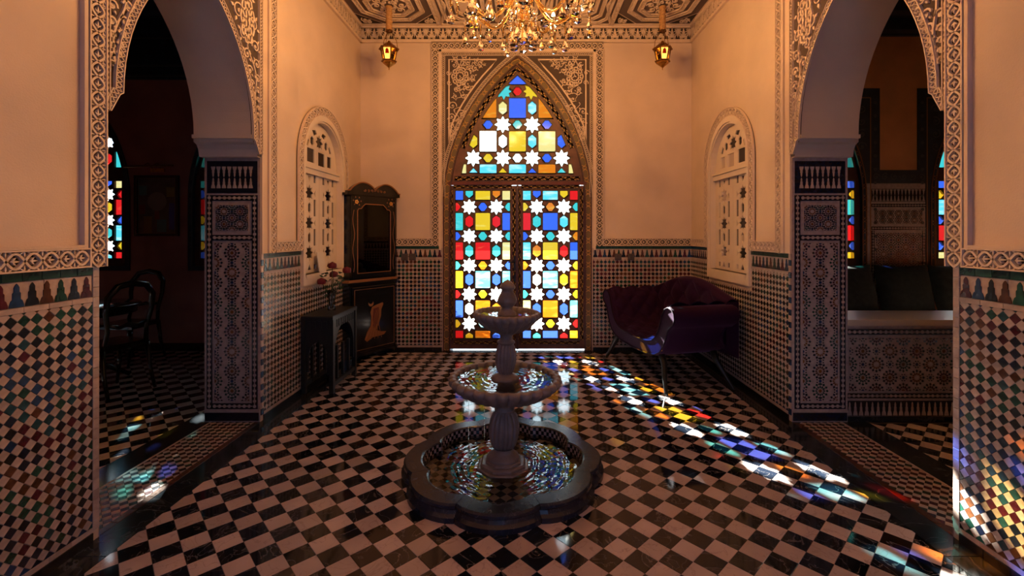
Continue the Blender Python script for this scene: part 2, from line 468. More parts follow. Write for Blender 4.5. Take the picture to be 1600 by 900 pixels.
def _leaf(a, b, ang, L, W, asp):
    q = [(0, 0), (.3, .5), (.62, .42), (1, 0), (.62, -.42), (.3, -.5)]
    return [(a + (x * L * cos(ang) - y * W * sin(ang)) / asp, b + x * L * sin(ang) + y * W * cos(ang)) for x, y in q]
def motif(kind):
    """ribbons [(points (s, t), width)] and leaves [(polygon)], s over one period 0..1, t across 0..1"""
    R = []; F = []
    S = [i / 12 for i in range(13)]
    if kind == 'vine':
        asp = 1.55
        R.append(([(a, .5 + .35 * sin(2 * pi * a)) for a in S], .105)); R.append(([(a, .5 - .35 * sin(2 * pi * a)) for a in S], .105))
        for a0 in (.13, .63):
            F += [_leaf(a0, .5, 0, .38, .10, asp), _leaf(a0 + .05, .53, .8, .20, .07, asp), _leaf(a0 + .05, .47, -.8, .20, .07, asp)]
        for a0 in (0, .5):
            for t0, sg in ((.05, 1), (.95, -1)):
                for da, th, L in ((0, 0, .27), (.07, -.95, .24), (-.07, .95, .24)):
                    F.append(_leaf(a0 + max(0, da) if a0 == 0 else a0 + da, t0, sg * (pi / 2 + th), L, .07, asp))
    elif kind == 'lattice':
        T = [(0, .12), (.5, .88), (1, .12)]
        R.append((T, .12)); R.append(([(a, 1 - t) for a, t in T], .12))
    elif kind == 'chain':
        R.append(([(a, .5 + .33 * sin(2 * pi * a)) for a in S], .17)); R.append(([(a, .5 - .33 * sin(2 * pi * a)) for a in S], .17))
    elif kind == 'frieze':
        asp = .62
        for a0 in (.25, .75):
            up = a0 < .5; f = (lambda t: t) if up else (lambda t: 1 - t); sg = 1 if up else -1
            for th, L in ((0, .62), (.42, .5), (-.42, .5), (.9, .34), (-.9, .34)):
                F.append(_leaf(a0, f(.18), sg * (pi / 2 + th), L, .075, asp))
            F.append(_leaf(a0 - .06, f(.12), pi - sg * .3, .16, .07, asp)); F.append(_leaf(a0 + .06, f(.12), sg * .3, .16, .07, asp))
        R.append(([(0, .06), (.14, .45), (.25, .92)], .05)); R.append(([(.25, .92), (.36, .45), (.5, .08)], .05))
        R.append(([(.5, .08), (.64, .55), (.75, .92)], .05)); R.append(([(.75, .92), (.86, .45), (1, .06)], .05))
        F += [[(.44, .5), (.5, .6), (.56, .5), (.5, .4)], [(-.06 + .0, .5), (0, .6), (.06, .5), (0, .4)]]
    elif kind == 'gilt':
        R.append(([(0, .5), (.12, .85), (.62, .85), (.74, .5), (.62, .15), (.12, .15), (0, .5)], .09))
        R.append(([(.74, .5), (.87, .9), (1, .5)], .08)); R.append(([(.74, .5), (.87, .1), (1, .5)], .08))
    elif kind == 'floral':
        asp = 1.6
        R.append(([(a, .5 + .22 * sin(2 * pi * a)) for a in S], .08))
        for a0, sg in ((.2, 1), (.7, -1)):
            F += [_leaf(a0, .5, sg * 1.0, .45, .2, asp), _leaf(a0, .5, sg * 2.2, .4, .2, asp), _leaf(a0 + .1, .5 - sg * .2, -sg * .4, .4, .18, asp)]
    return R, F
MOTIFS = {k: motif(k) for k in ('vine', 'lattice', 'chain', 'frieze', 'gilt', 'floral')}
def carve(mb, pts, width, period, kind, z0, z1, m='stucco', rails=.10, ground=None, rail_m=None, zr=None, m2=None):
    """carved band: its inner edge follows pts, it grows to the left of the direction of travel"""
    P = Path(pts); n = max(1, round(P.L / period)); per = P.L / n
    R, F = MOTIFS[kind]
    for k in range(n):
        for rp, rw in R:
            mb.ribbon([P.at((k + a) * per, b * width) for a, b in rp], rw * width, z0, z1, m)
        for f in F: mb.prism([P.at((k + a) * per, b * width) for a, b in f], z0, z1 * .92 + z0 * .08, m2 or m)
    st = [P.at(q, 0) for q in P.d]
    if rails:
        zr = zr or z1 + .004
        mb.ribbon([P.at(q, rails * width * .5) for q in P.d], rails * width, z0, zr, rail_m or m)
        mb.ribbon([P.at(q, width * (1 - rails * .5)) for q in P.d], rails * width, z0, zr, rail_m or m)
    if ground: mb.ribbon([P.at(q, width * .5) for q in P.d], width, z0 - .004, z0, ground)
def spiral(mb, c, r, a0, turns, w, z0, z1, m, sg=1, n=16):
    mb.ribbon([(c[0] + r * (1 - .86 * i / n) * cos(a0 + sg * turns * 2 * pi * i / n), c[1] + r * (1 - .86 * i / n) * sin(a0 + sg * turns * 2 * pi * i / n)) for i in range(n + 1)],
              [w * (1 - .45 * i / n) for i in range(n + 1)], z0, z1, m)
    mb.prism(circ(c[0], c[1], w * .9, 8), z0, z1, m)
def arabesque(mb, stem, amp, w, z0, z1, m='stucco'):
    """stem with scrolls that leave it on either side in turn, thinner towards its end"""
    P = Path(stem); N = 40
    mb.ribbon([P.at(P.L * i / N, amp(i / N) * .35 * sin(9 * i / N * 2)) for i in range(N + 1)], [w * (1.1 - .5 * i / N) for i in range(N + 1)], z0, z1, m)
    q = 0.0; sg = 1
    while q < 1:
        A = amp(q)
        r = A * .42
        c = P.at(q * P.L, sg * A * .55)
        b = P.at(q * P.L, 0)
        spiral(mb, c, r, atan2(b[1] - c[1], b[0] - c[0]), 1.35, w, z0, z1, m, sg)
        for d in (-.7, .7, 2.2):
            a = atan2(c[1] - b[1], c[0] - b[0]) + d
            mb.prism([(c[0] + cos(a) * r * x - sin(a) * r * y, c[1] + sin(a) * r * x + cos(a) * r * y) for x, y in ((.8, 0), (1.05, .2), (1.5, 0), (1.05, -.2))], z0, z1, m)
        q += A * .62 / P.L; sg = -sg
# ------------------------------------------------------------------ floors
TS = .15829 / sqrt(2); TA = pi / 4 - .02588; TO = (.36888, 2.17807)
def tile_cells(x0, x1, y0, y1):
    c, s = cos(TA), sin(TA); out = []
    R = int(12 / TS)
    for i in range(-R, R):
        for j in range(-R, R):
            a, b = (i + .5) * TS, (j + .5) * TS
            x = TO[0] + a * c - b * s; y = TO[1] + a * s + b * c
            if x0 - .1 < x < x1 + .1 and y0 - .1 < y < y1 + .1: out.append((i, j, x, y))
    return out
def tile_poly(x, y, k=.5 * TS - .0006):
    c, s = cos(TA), sin(TA)
    return [(x + a * c - b * s, y + a * s + b * c) for a, b in ((-k, -k), (k, -k), (k, k), (-k, k))]
_tile_mesh = {}
def tile_mesh(m):
    if m not in _tile_mesh:
        b = MB(); b.prism(tile_poly(0, 0), -.010, 0, m, ch=.0012); _tile_mesh[m] = b.mesh('floor_tile')
    return _tile_mesh[m]
def tiled_floor(parent, x0, x1, y0, y1, visible, limit=300):
    cells = tile_cells(x0, x1, y0, y1)
    ranked = sorted([c for c in cells if visible(c[2], c[3])], key=lambda c: c[3])[:limit]
    own = set((c[0], c[1]) for c in ranked); rest = MB()
    for i, j, x, y in cells:
        m = 'marble_black' if (i + j) % 2 == 0 else 'marble_white'
        p = tile_poly(x, y); q = clip_rect(p, x0, x1, y0, y1)
        if parea(q) < 1e-5: continue
        whole = parea(q) > parea(p) * .999
        if (i, j) in own:
            if whole: link('floor_tile', tile_mesh(m), parent, (x, y, 0))
            else:
                b = MB(); b.prism([(a - x, c - y) for a, c in q], -.010, 0, m, ch=.001); b.build('floor_tile', parent, (x, y, 0))
        else: rest.prism(q, -.010, 0, m, ch=.0012)
    rest.build('far_floor_tiles', parent, kind='stuff')
def sees_hall(x, y):
    px = 822 + 715 * x / max(y, .1)
    return 1.98 < y and -20 < px < 1620 and math.hypot(x + .146, y - 2.9) > .56
b = MB(); b.box(-XW - .0, XW, YB, YF + .3, -.2, -.008, 'floor_bed')
floor = structure('floor', 'polished black and white checkerboard marble floor of the hall laid diagonally', 'floor', None, b.mesh('floor'))
SW = .165
tiled_floor(floor, -XW + SW, XW - SW, YB, YF - .09, sees_hall)
for sx in (-1, 1):     # dark marble border along the side walls, in slabs
    y = YB
    while y < YF - .05:
        e = min(YF - .09, y + .62); b = MB()
        b.prism(rect(sx * (XW - SW / 2), (y + e) / 2, SW - .002, e - y - .002), -.010, .001, 'marble_strip', ch=.001); b.build('border_slab', floor); y = e + .0001
        if e >= YF - .0901: break
for k in range(5):
    b = MB(); b.prism(rect(-XW + XW * 2 * (k + .5) / 5, YF - .045, XW * 2 / 5 - .002, .088), -.010, .001, 'marble_strip', ch=.001); b.build('border_slab', floor)

# side room floors and the thresholds of the two arches
def sees_side(sx):
    def f(x, y):
        X = abs(x)
        ya = y * XW / X; yb = y * (XW + TH) / X
        return JN - .03 < ya < JF + .03 and yb < JF + .03
    return f
SIDE = {}
for sx, nm in ((-1, 'left'), (1, 'right')):
    b = MB(); xa, xb = sorted((sx * XW, sx * 6.6)); b.box(xa, xb, .9, YF + .3, -.2, -.008, 'floor_bed')
    f = structure('floor_%s_room' % nm, 'dim checkerboard marble floor of the %s side room beyond the arch' % nm, 'floor', None, b.mesh('floor'))
    SIDE[nm] = f
    x0, x1 = sorted((sx * (XW + TH + .16), sx * 6.5))
    tiled_floor(f, x0, x1, 1.2, YF - .02 if nm == 'left' else 3.60, sees_side(sx))
    b = MB(); x0, x1 = sorted((sx * (XW + TH - .04), sx * (XW + TH + .158))); b.prism(rect((x0 + x1) / 2, 3.2, x1 - x0, 4.6), -.01, .001, 'marble_strip'); b.build('border_slab', f)
    # small zellige checker in the threshold
    b = MB(); D = .052; cols = ('zellige_navy', 'zellige_green', 'zellige_rust', 'zellige_burgundy')
    x0, x1 = sorted((sx * (XW + .045), sx * (XW + TH - .06)))
    for i in range(int((JF - JN) / D * 2) + 4):
        for j in range(12):
            for h in (0, 1):
                cx = x0 + (j + .5 * h) * D; cy = JN - .03 + (i * .5 + .25 * 0) * D * 1.0
                if i % 2 != h: continue
                q = clip_rect([(cx - D / 2 + .0008, cy), (cx, cy - D / 2 + .0008), (cx + D / 2 - .0008, cy), (cx, cy + D / 2 - .0008)], x0, x1, JN - .01, JF + .01)
                if parea(q) > 1e-5: b.prism(q, -.012, .001, 'zellige_cream' if h else cols[(i // 2 + j // 2) % 4], ch=.001)
    b.build('threshold_tiles', f, kind='stuff')
    for xx, w in ((XW + .022, .040), (XW + TH - .05, .016)):
        for k in range(12):
            c = JN + (JF - JN) * (k + .5) / 12
            b = MB(); b.prism(rect(sx * xx, c, w, (JF - JN) / 12 - .002), -.01, .0015, 'zellige_rust' if w > .03 else 'zellige_cream', ch=.001); b.build('threshold_edging', f)

# ------------------------------------------------------------------ zellige dado
PAL = ('zellige_navy', 'zellige_cobalt', 'zellige_green', 'zellige_burgundy', 'zellige_navy', 'zellige_rust', 'zellige_teal', 'zellige_black')
DD = .0505
_dm = {}
def diamond(m):
    if m not in _dm:
        k = DD / 2 - .0009; b = MB(); b.prism([(-k, 0), (0, -k), (k, 0), (0, k)], 0, .006, m, ch=.0012); _dm[m] = b.mesh('zellige_tile')
    return _dm[m]
_mh = [(.46, 0), (.45, .10), (.36, .28), (.25, .34), (.25, .60), (.17, .65), (.17, .84), (.08, .95)]
MER = _mh + [(0, 1)] + [(-x, y) for x, y in _mh[::-1]]
def dado(parent, u0, u1, own=(0, 0), holes=(), seed=1, edge=None):
    rnd = random.Random(seed); st = MB()
    isown = lambda u: own[0] < u < own[1]
    def put(name, poly, m, z=.006, ch=.0012):
        n = len(poly); cx = sum(q[0] for q in poly) / n; cy = sum(q[1] for q in poly) / n
        if isown(cx):
            b = MB(); b.prism([(x - cx, y - cy) for x, y in poly], 0, z, m, ch=ch); b.build(name, parent, (cx, cy, 0))
        else: st.prism(poly, 0, z, m, ch=ch)
    def rows(v0, v1, pitch, m, name, z=.006, alt=None):
        n = max(1, round((u1 - u0) / pitch)); w = (u1 - u0) / n
        for k in range(n):
            a, c = u0 + k * w, u0 + (k + 1) * w
            hit = [h for h in holes if a < h[1] and c > h[0] and v0 < h[3] and v1 > h[2]]
            for h in hit:
                if a < h[0]: c = h[0]
                elif c > h[1]: a = h[1]
                else: a = c
            if c - a < .004: continue
            put(name, [(a + .0008, v0 + .0008), (c - .0008, v0 + .0008), (c - .0008, v1 - .0008), (a + .0008, v1 - .0008)], (alt[k % len(alt)] if alt else m), z)
    rows(0, .045, .12, 'zellige_black', 'plinth_tile', .012)
    rows(.045, .070, .105, 'zellige_cream', 'edging_tile', .008)
    rows(1.165, 1.190, .105, 'zellige_cream', 'edging_tile', .008)
    rows(1.297, 1.335, .0785, 'zellige_green', 'border_tile', .009)
    n = max(1, round((u1 - u0) / .0595)); w = (u1 - u0) / n
    mc = ('zellige_navy', 'zellige_green', 'zellige_rust', 'zellige_black', 'zellige_cobalt', 'zellige_burgundy')
    rows(1.190, 1.297, 4 * w, 'zellige_cream', 'merlon_ground', .003)
    for k in range(n):
        cu = u0 + (k + .5) * w
        if any(h[0] < cu < h[1] and h[3] > 1.2 for h in holes): continue
        put('merlon_tile', [(cu + x * w, 1.192 + y * .098) for x, y in MER], mc[(k * 5 + seed) % 6], .0065, ch=0)
    V0, V1 = .070, 1.165
    i0, i1 = int(fl(u0 / DD)) - 1, int(fl(u1 / DD)) + 2
    for i in range(i0, i1):
        for j in range(0, int((V1 - V0) / DD) + 3):
            for h in (0, 1):
                cu, cv = (i + .5 * h) * DD, V0 + (j + .5 * h) * DD
                k = DD / 2 - .0009; p = [(cu - k, cv), (cu, cv - k), (cu + k, cv), (cu, cv + k)]
                q = clip_rect(p, u0, u1, V0, V1)
                if parea(q) < 4e-5: continue
                for ho in holes:
                    if ho[0] - k < cu < ho[1] + k and ho[2] - k < cv < ho[3] + k:
                        if cu < ho[0]: q = clip_rect(q, u0, ho[0], V0, V1)
                        elif cu > ho[1]: q = clip_rect(q, ho[1], u1, V0, V1)
                        elif cv < ho[2]: q = clip_rect(q, u0, u1, V0, ho[2])
                        else: q = []
                if parea(q) < 4e-5: continue
                if h: m = 'zellige_cream'
                else:
                    z = (j + abs(i % 10 - 5)) // 2 + seed
                    m = PAL[(z * 3) % 8] if rnd.random() > .25 else PAL[rnd.randrange(8)]
                if isown(cu) and parea(q) > parea(p) * .999: link('zellige_tile', diamond(m), parent, (cu, cv, 0))
                else: put('zellige_tile', q, m)
    if st.v: st.build('far_zellige_tiles', parent, kind='stuff')

# ------------------------------------------------------------------ side walls with their arch
ARC_C, ARC_W, ARC_ZS, ARC_CC = 2.945, .565, 2.255, .555
def arch_edge():
    """outline of the arch opening from the near foot to the far foot in (Y, Z)"""
    step = [(JN, 0), (JN, 2.10), (JN + .045, 2.10), (JN + .055, 2.155), (JN + .075, 2.19), (JN + .105, 2.205), (JN + .105, 2.23), (ARC_C - ARC_W, 2.23)]
    arc = pointed(ARC_C, ARC_ZS, ARC_W, ARC_CC)
    far = [(2 * ARC_C - y, z) for y, z in step[::-1]]
    return step + arc + far
WIN_C, WIN_W, WIN_Z0, WIN_ZS = 4.78, .49, 1.0, 2.22
def win_hole(W=.455, z0=1.06, zs=2.20): return [(WIN_C - W, z0)] + semi(WIN_C, zs, W) + [(WIN_C + W, z0)]
def side_wall(nm, sx):
    g = 1 if sx < 0 else -1          # u = g * Y
    U = lambda pts: [(g * y, z) for y, z in pts]
    b = MB()
    outer = [(YB, -.1)] + [(y, z if z else -.1) for y, z in arch_edge()] + [(YF + .3, -.1), (YF + .3, ZC + .1), (YB, ZC + .1)]
    b.plate(U(outer), [U(win_hole())], -TH, -.0005, 'plaster')
    # plaster panels stand proud of the dado
    w = structure('wall_' + nm, 'warm plastered %s wall of the hall with a pointed arch and zellige dado' % nm, 'wall', nm, b.mesh('wall'))
    PZ = .022
    # flat plaster panels with a sunk field between the carved bands
    b = MB()
    alf = .115        # carved band beside the arch
    YN1 = JN + .02    # near band: its arch side edge
    bands = MB(); grd = MB()
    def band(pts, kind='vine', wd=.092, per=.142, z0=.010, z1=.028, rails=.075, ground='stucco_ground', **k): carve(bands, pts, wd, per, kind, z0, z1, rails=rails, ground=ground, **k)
    V = (lambda pts: U(pts)) if g > 0 else (lambda pts: U(pts)[::-1])
    # near side: vertical band next to the arch, horizontal band over the dado
    TOP = 3.62
    band(V([(YN1, DADO + .0), (YN1, TOP)]))
    band(V([(1.2, DADO + .001), (YN1 - .092, DADO + .001)]))
    # alfiz over the arch
    YF1 = JF - .02
    band(V([(YF1 + .12, TOP), (YF1 + .12, DADO)]), wd=.092)
    band(V([(YF1 + .12 + .092, DADO + .001), (WIN_C - .58, DADO + .001)]))
    band(V([(WIN_C + .58, DADO + .001), (YF - .02, DADO + .001)]))
    # window surround band
    arc = [(WIN_C - WIN_W, DADO)] + semi(WIN_C, WIN_ZS, WIN_W, 24) + [(WIN_C + WIN_W, DADO)]
    band(V(arc), wd=.09)
    bands.build('carved_band', w)
    # sunk plaster fields and their mouldings
    b.box(*sorted((g * YB, g * (YN1 - .115))), DADO + .105, ZC - .25, 0, .006, 'plaster')
    for y0, y1, z0, z1 in ((YN1 - .118, YN1 - .100, DADO + .092, TOP),):
        b.box(*sorted((g * y0, g * y1)), z0, z1, 0, .030, 'plaster')
    b.box(*sorted((g * YB, g * (YN1 - .118))), DADO + .094, DADO + .108, 0, .030, 'plaster')
    # flat reveal strip on the far side of the arch
    b.box(*sorted((g * (YF1 + .02), g * (YF1 + .092))), DADO, TOP, 0, .014, 'plaster')
    b.box(*sorted((g * (YF1 + .092), g * (YF1 + .118))), DADO, TOP, 0, .030, 'plaster')
    b.box(*sorted((g * (YF1 + .214), g * (YF1 + .226))), DADO + .1, ZC - .21, 0, .016, 'plaster')
    b.build('plaster_moulding', w)
    # spandrels: dark ground, carved trim on the arch edge, scrolls
    sp = MB()
    edge = arch_edge(); k0 = 1; arcpts = edge[1:-1]
    ground = [(JN + .02, 2.10)] + arcpts[1:-1] + [(JF - .02, 2.10), (JF + .02, TOP - .02), (JN - .02, TOP - .02)]
    ground = [(JN + .001, 2.10)] + arcpts[1:-1] + [(JF - .001, 2.10), (JF - .001, TOP - .02), (JN + .001, TOP - .02)]
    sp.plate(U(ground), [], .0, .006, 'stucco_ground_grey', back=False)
    tr = [(JN + .05, 2.115), (JN + .10, 2.21)] + pointed(ARC_C, ARC_ZS - .03, ARC_W + .004, ARC_CC, 14) + [(JF - .10, 2.21), (JF - .05, 2.115)]
    tr_near = tr[:len(tr) // 2 + 1]; tr_far = tr[len(tr) // 2:]
    for t in (tr_near, tr_far):
        carve(sp, V(t), .050, .055, 'lattice', .006, .020, rails=.11)
    for y0 in (JN + .001, JF - .001 - .044):
        carve(sp, V([(y0 + .044, 2.12), (y0 + .044, TOP - .02)]), .044, .052, 'lattice', .006, .020, rails=.11)
    for near in (1, 0):
        def mir(pts): return pts if near else [(2 * ARC_C - y, z) for y, z in pts]
        stem = [(JN + .075, 2.36), (JN + .085, 2.50), (JN + .100, 2.64), (JN + .125, 2.78), (JN + .155, 2.92), (JN + .19, 3.06), (JN + .25, 3.22), (JN + .38, 3.38), (JN + .56, 3.48)]
        arabesque(sp, U(mir(stem)), lambda t: .030 + .20 * min(t, .62), .011, .006, .018)
        # knot of bold ribbons in the wide corner
        cy, cz = (JN + .20, 3.10)
        for a in range(3):
            pts = [(cy + (.05 + .035 * cos(3 * q + a * 2.1)) * cos(q), cz + (.13 + .05 * cos(3 * q + a * 2.1)) * sin(q)) for q in [2 * pi * i / 24 for i in range(25)]]
            sp.ribbon(U(mir(pts)), .016, .006, .022, 'stucco')
    sp.build('carved_spandrel', w)
    # corbels under the arch on the soffit side
    co = MB()
    # cavetto corbel running through the wall thickness on each jamb
    for far in (0, 1):
        s_ = arch_edge()[1:9]
        prof = [(y, z) for y, z in s_]
        if far: prof = [(2 * ARC_C - y, z) for y, z in prof]
        co.ribbon(U(prof), .010, -TH - .012, .004, 'plaster')
    co.build('corbel', w)
    # dado
    lim = lambda a, c: (min(g * a, g * c), max(g * a, g * c))
    e0, e1 = lim(.9, JN - .034); o = lim(1.80, JN)
    dado(w, e0, e1, own=o, seed=2 if g > 0 else 5)
    e0, e1 = lim(JF + .034, YF - .001); hu = lim(WIN_C - .50, WIN_C + .50)
    dado(w, e0, e1, holes=((hu[0], hu[1], WIN_Z0 - .03, 3),), seed=4 if g > 0 else 3)
    # corner strips at both jambs: cream and dark blocks
    for y0, y1, near in ((JN - .034, JN, 1), (JF, JF + .034, 0)):
        nn = 26
        for k in range(nn):
            a, c = .05 + (DADO - .05) * k / nn, .05 + (DADO - .05) * (k + 1) / nn
            bb = MB(); m = 'zellige_cream' if (near or k % 2) else 'zellige_cobalt'
            uu = lim(y0 + .001, y1 - .001)
            bb.prism([(uu[0], a + .0008), (uu[1], a + .0008), (uu[1], c - .0008), (uu[0], c - .0008)], -.001, .008, m, ch=.001); bb.build('corner_block', w)
    return w
wall_left = side_wall('left', -1)
wall_right = side_wall('right', 1)

# ------------------------------------------------------------------ zellige panels on the jambs (rosettes)
def rosette(mb, cx, cy, r, cm, z0=0, z1=.004, n=12, box=None):
    def pr(p, m):
        if box: p = clip_rect(p, *box)
        if parea(p) > 2e-6: mb.prism(p, z0, z1, m)
    for k in range(n):
        a = 2 * pi * k / n
        pet = lambda r0, r1, wd: [(cx + x * cos(a) - y * sin(a), cy + x * sin(a) + y * cos(a)) for x, y in ((r * r0, 0), (r * (r0 + r1) / 2, r * wd), (r * r1, 0), (r * (r0 + r1) / 2, -r * wd))]
        pr(pet(.66, 1.0, .15), 'zellige_navy' if cm != 'zellige_green' else 'zellige_green')
        pr(pet(.30, .64, .11), cm)
    pr(star8(cx, cy, r * .26), 'zellige_ochre' if cm != 'zellige_ochre' else 'zellige_cream')
def rosette_field(mb, x0, x1, y0, y1, r, seed=0, fx=3.5, fy=2.25):
    mb.box(x0, x1, y0, y1, -.002, .001, 'zellige_cream')
    cm = ('zellige_ochre', 'zellige_burgundy', 'zellige_green', 'zellige_rust'); cols = max(1, round((x1 - x0) / (fx * r)))
    px = (x1 - x0) / cols; py = fy * r; rows = max(1, round((y1 - y0) / py)); py = (y1 - y0) / rows
    bx = (x0, x1, y0, y1)
    for i in range(cols + 1):
        for j in range(rows + 1):
            rosette(mb, x0 + i * px, y0 + j * py, r, cm[(i * 2 + j + seed) % 4], .001, .004, box=bx)
            rosette(mb, x0 + (i + .5) * px, y0 + (j + .5) * py, r, cm[(i + j + 1 + seed) % 4], .001, .004, box=bx)
            for ex, ey in ((.5, 0), (0, .5)):
                cx, cy = x0 + (i + ex) * px, y0 + (j + ey) * py
                p = clip_rect(star8(cx, cy, r * .22), *bx)
                if parea(p) > 1e-6: mb.prism(p, .001, .004, 'zellige_cobalt')
                for k in range(8):
                    a = 2 * pi * (k + .5) / 8; q = clip_rect(circ(cx + r * .40 * cos(a), cy + r * .40 * sin(a), r * .085, 6, a), *bx)
                    if parea(q) > 1e-6: mb.prism(q, .001, .004, 'zellige_navy')
def bead_band(mb, x0, x1, y0, y1, vert):
    """dark band with a string of cream octagons"""
    mb.box(x0, x1, y0, y1, -.002, .002, 'zellige_navy')
    L = (y1 - y0) if vert else (x1 - x0); w = (x1 - x0) if vert else (y1 - y0); n = max(1, round(L / (w * .92)))
    for k in range(n):
        t = (k + .5) * L / n; c = ((x0 + x1) / 2, y0 + t) if vert else (x0 + t, (y0 + y1) / 2)
        mb.prism(circ(c[0], c[1], w * .30, 8, pi / 8), .002, .005, 'zellige_cream')
        c2 = (c[0], c[1] + L / n / 2) if vert else (c[0] + L / n / 2, c[1])
        mb.prism(circ(c2[0], c2[1], w * .14, 4), .002, .005, 'zellige_cream')
def merlon_strip(mb, x0, x1, y0, y1, double=True, inv=False):
    mb.box(x0, x1, y0, y1, -.002, .001, 'zellige_navy')
    n = max(2, round((x1 - x0) / .045)); w = (x1 - x0) / n; h = (y1 - y0) * (.46 if double else .9)
    for k in range(n):
        cx = x0 + (k + .5) * w
        mb.prism([(cx + x * w * .8, y0 + .004 + (1 - y if inv else y) * h) for x, y in MER], .001, .004, 'zellige_cream')
        if double: mb.prism([(cx + x * w * .8, y1 - .004 - y * h) for x, y in MER], .001, .004, 'zellige_cream')
def jamb_panel(parent, name, Fm, w, top=2.10):
    """tiled reveal of the arch: w wide, local x across, y up"""
    b = MB(); e = .045
    b.box(0, w, .0, top, -.006, -.002, 'zellige_cream')
    for k in range(8): b.box(.006 + k * (w - .012) / 8, .006 + (k + 1) * (w - .012) / 8 - .003, .012, .075, -.002, .006, 'zellige_navy')
    b.box(0, w, .078, .098, -.002, .004, 'zellige_cream')
    f0 = .105
    bead_band(b, e * .4, e * 1.4, f0, 1.80, True); bead_band(b, w - e * 1.4, w - e * .4, f0, 1.80, True)
    bead_band(b, e * 1.4, w - e * 1.4, f0, f0 + e, False)
    rosette_field(b, e * 1.4 + .02, w - e * 1.4 - .02, f0 + e + .02, 1.42, .066, 1)
    bead_band(b, e * 1.4, w - e * 1.4, 1.44, 1.44 + e, False)
    rosette_field(b, e * 1.4 + .03, w - e * 1.4 - .03, 1.52, 1.72, .045, 2)
    bead_band(b, e * 1.4, w - e * 1.4, 1.755, 1.80, False)
    b.box(.02, w - .02, 1.815, 2.07, -.002, .0, 'zellige_navy')
    merlon_strip(b, .05, w - .05, 1.85, 2.03)
    o = b.build(name, parent, mw=Fm, kind='stuff')
    return o
WT = {'left': wall_left.matrix_basis.inverted(), 'right': wall_right.matrix_basis.inverted()}
# far jamb faces the camera: x = world X, y = Z, normal -Y
for nm, sx in (('left', -1), ('right', 1)):
    x0 = -XW - TH if sx < 0 else XW
    W = Matrix(((1, 0, 0, x0), (0, 0, -1, JF - .008), (0, 1, 0, 0), (0, 0, 0, 1)))
    jamb_panel(wall_left if sx < 0 else wall_right, 'zellige_jamb', WT[nm] @ W, TH)
    x0 = -XW if sx < 0 else XW + TH
    W = Matrix(((-1, 0, 0, x0), (0, 0, 1, JN + .008), (0, 1, 0, 0), (0, 0, 0, 1)))
    jamb_panel(wall_left if sx < 0 else wall_right, 'zellige_jamb', WT[nm] @ W, TH)

# ------------------------------------------------------------------ far wall, cornice, ceiling
DZS, DW, DC = 1.859, .946, 1.451
def door_arch(d=0.0, n=16): return pointed(XD, DZS, DW - d, DC, n)
b = MB()
RW = {'left': (-5.525, -3.815), 'right': (3.85, 5.63)}
SWIN_W, SWIN_ZS, SWIN_C = .485, 1.95, 1.35
def side_win(cx, d=0.0): return [(cx - SWIN_W + d, 1.02 + d)] + pointed(cx, SWIN_ZS, SWIN_W - d, SWIN_C, 10) + [(cx + SWIN_W - d, 1.02 + d)]
hole = [(XD - DW, -.1 + .1)] + door_arch() + [(XD + DW, 0)]
outer = [(-XW, 0), (XD - DW, 0)] + door_arch() + [(XD + DW, 0), (XW, 0), (XW, ZC + .1), (-XW, ZC + .1)]
b.plate(outer, [], -.30, -.0005, 'plaster')
wall_far = structure('wall_far', 'warm plastered far wall around the stained glass door with carved frame', 'wall', 'far', b.mesh('wall'))
dado(wall_far, -XW + .001, XD - DW - .015, seed=3)
dado(wall_far, XD + DW + .015, XW - .001, seed=6)
cb = MB()
HB = 1.092
fw = .098
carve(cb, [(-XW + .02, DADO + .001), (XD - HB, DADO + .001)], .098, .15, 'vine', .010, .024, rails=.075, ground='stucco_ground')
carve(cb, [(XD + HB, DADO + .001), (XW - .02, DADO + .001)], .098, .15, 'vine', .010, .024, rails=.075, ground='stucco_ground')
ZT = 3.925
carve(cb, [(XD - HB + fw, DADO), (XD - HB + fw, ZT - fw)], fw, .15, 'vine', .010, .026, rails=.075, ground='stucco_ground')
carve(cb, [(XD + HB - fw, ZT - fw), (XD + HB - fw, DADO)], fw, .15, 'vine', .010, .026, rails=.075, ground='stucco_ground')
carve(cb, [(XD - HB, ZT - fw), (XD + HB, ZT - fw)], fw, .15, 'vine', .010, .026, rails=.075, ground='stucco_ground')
cb.build('carved_band', wall_far)
mo = MB()
for s in (-1, 1): mo.box(*sorted((XD + s * (HB - fw), XD + s * (HB - fw - .030))), DADO - .05, ZT - fw, 0, .034, 'stucco')
mo.box(XD - HB + fw, XD + HB - fw, ZT - fw - .030, ZT - fw, 0, .034, 'stucco')
for s in (-1, 1): mo.box(*sorted((XD + s * (DW + .002), XD + s * (HB - fw - .030))), DADO - .03, DZS + .25, 0, .010, 'stucco')
mo.build('plaster_moulding', wall_far)
sp = MB()
HI = HB - fw - .030; ZI = ZT - fw - .030
ground = [(XD - HI, DZS)] + door_arch(-.004) + [(XD + HI, DZS), (XD + HI, ZI), (XD - HI, ZI)]
sp.plate(ground, [], 0, .008, 'stucco_ground_grey', back=False)
carve(sp, door_arch(-.006), .048, .052, 'lattice', .008, .022, rails=.11)
carve(sp, [(XD - HI + .045, DZS + .1), (XD - HI + .045, ZI - .045)], .045, .05, 'lattice', .008, .022, rails=.11)
carve(sp, [(XD + HI - .045, ZI - .045), (XD + HI - .045, DZS + .1)], .045, .05, 'lattice', .008, .022, rails=.11)
carve(sp, [(XD - HI, ZI - .045), (XD + HI, ZI - .045)], .045, .05, 'lattice', .008, .022, rails=.11)
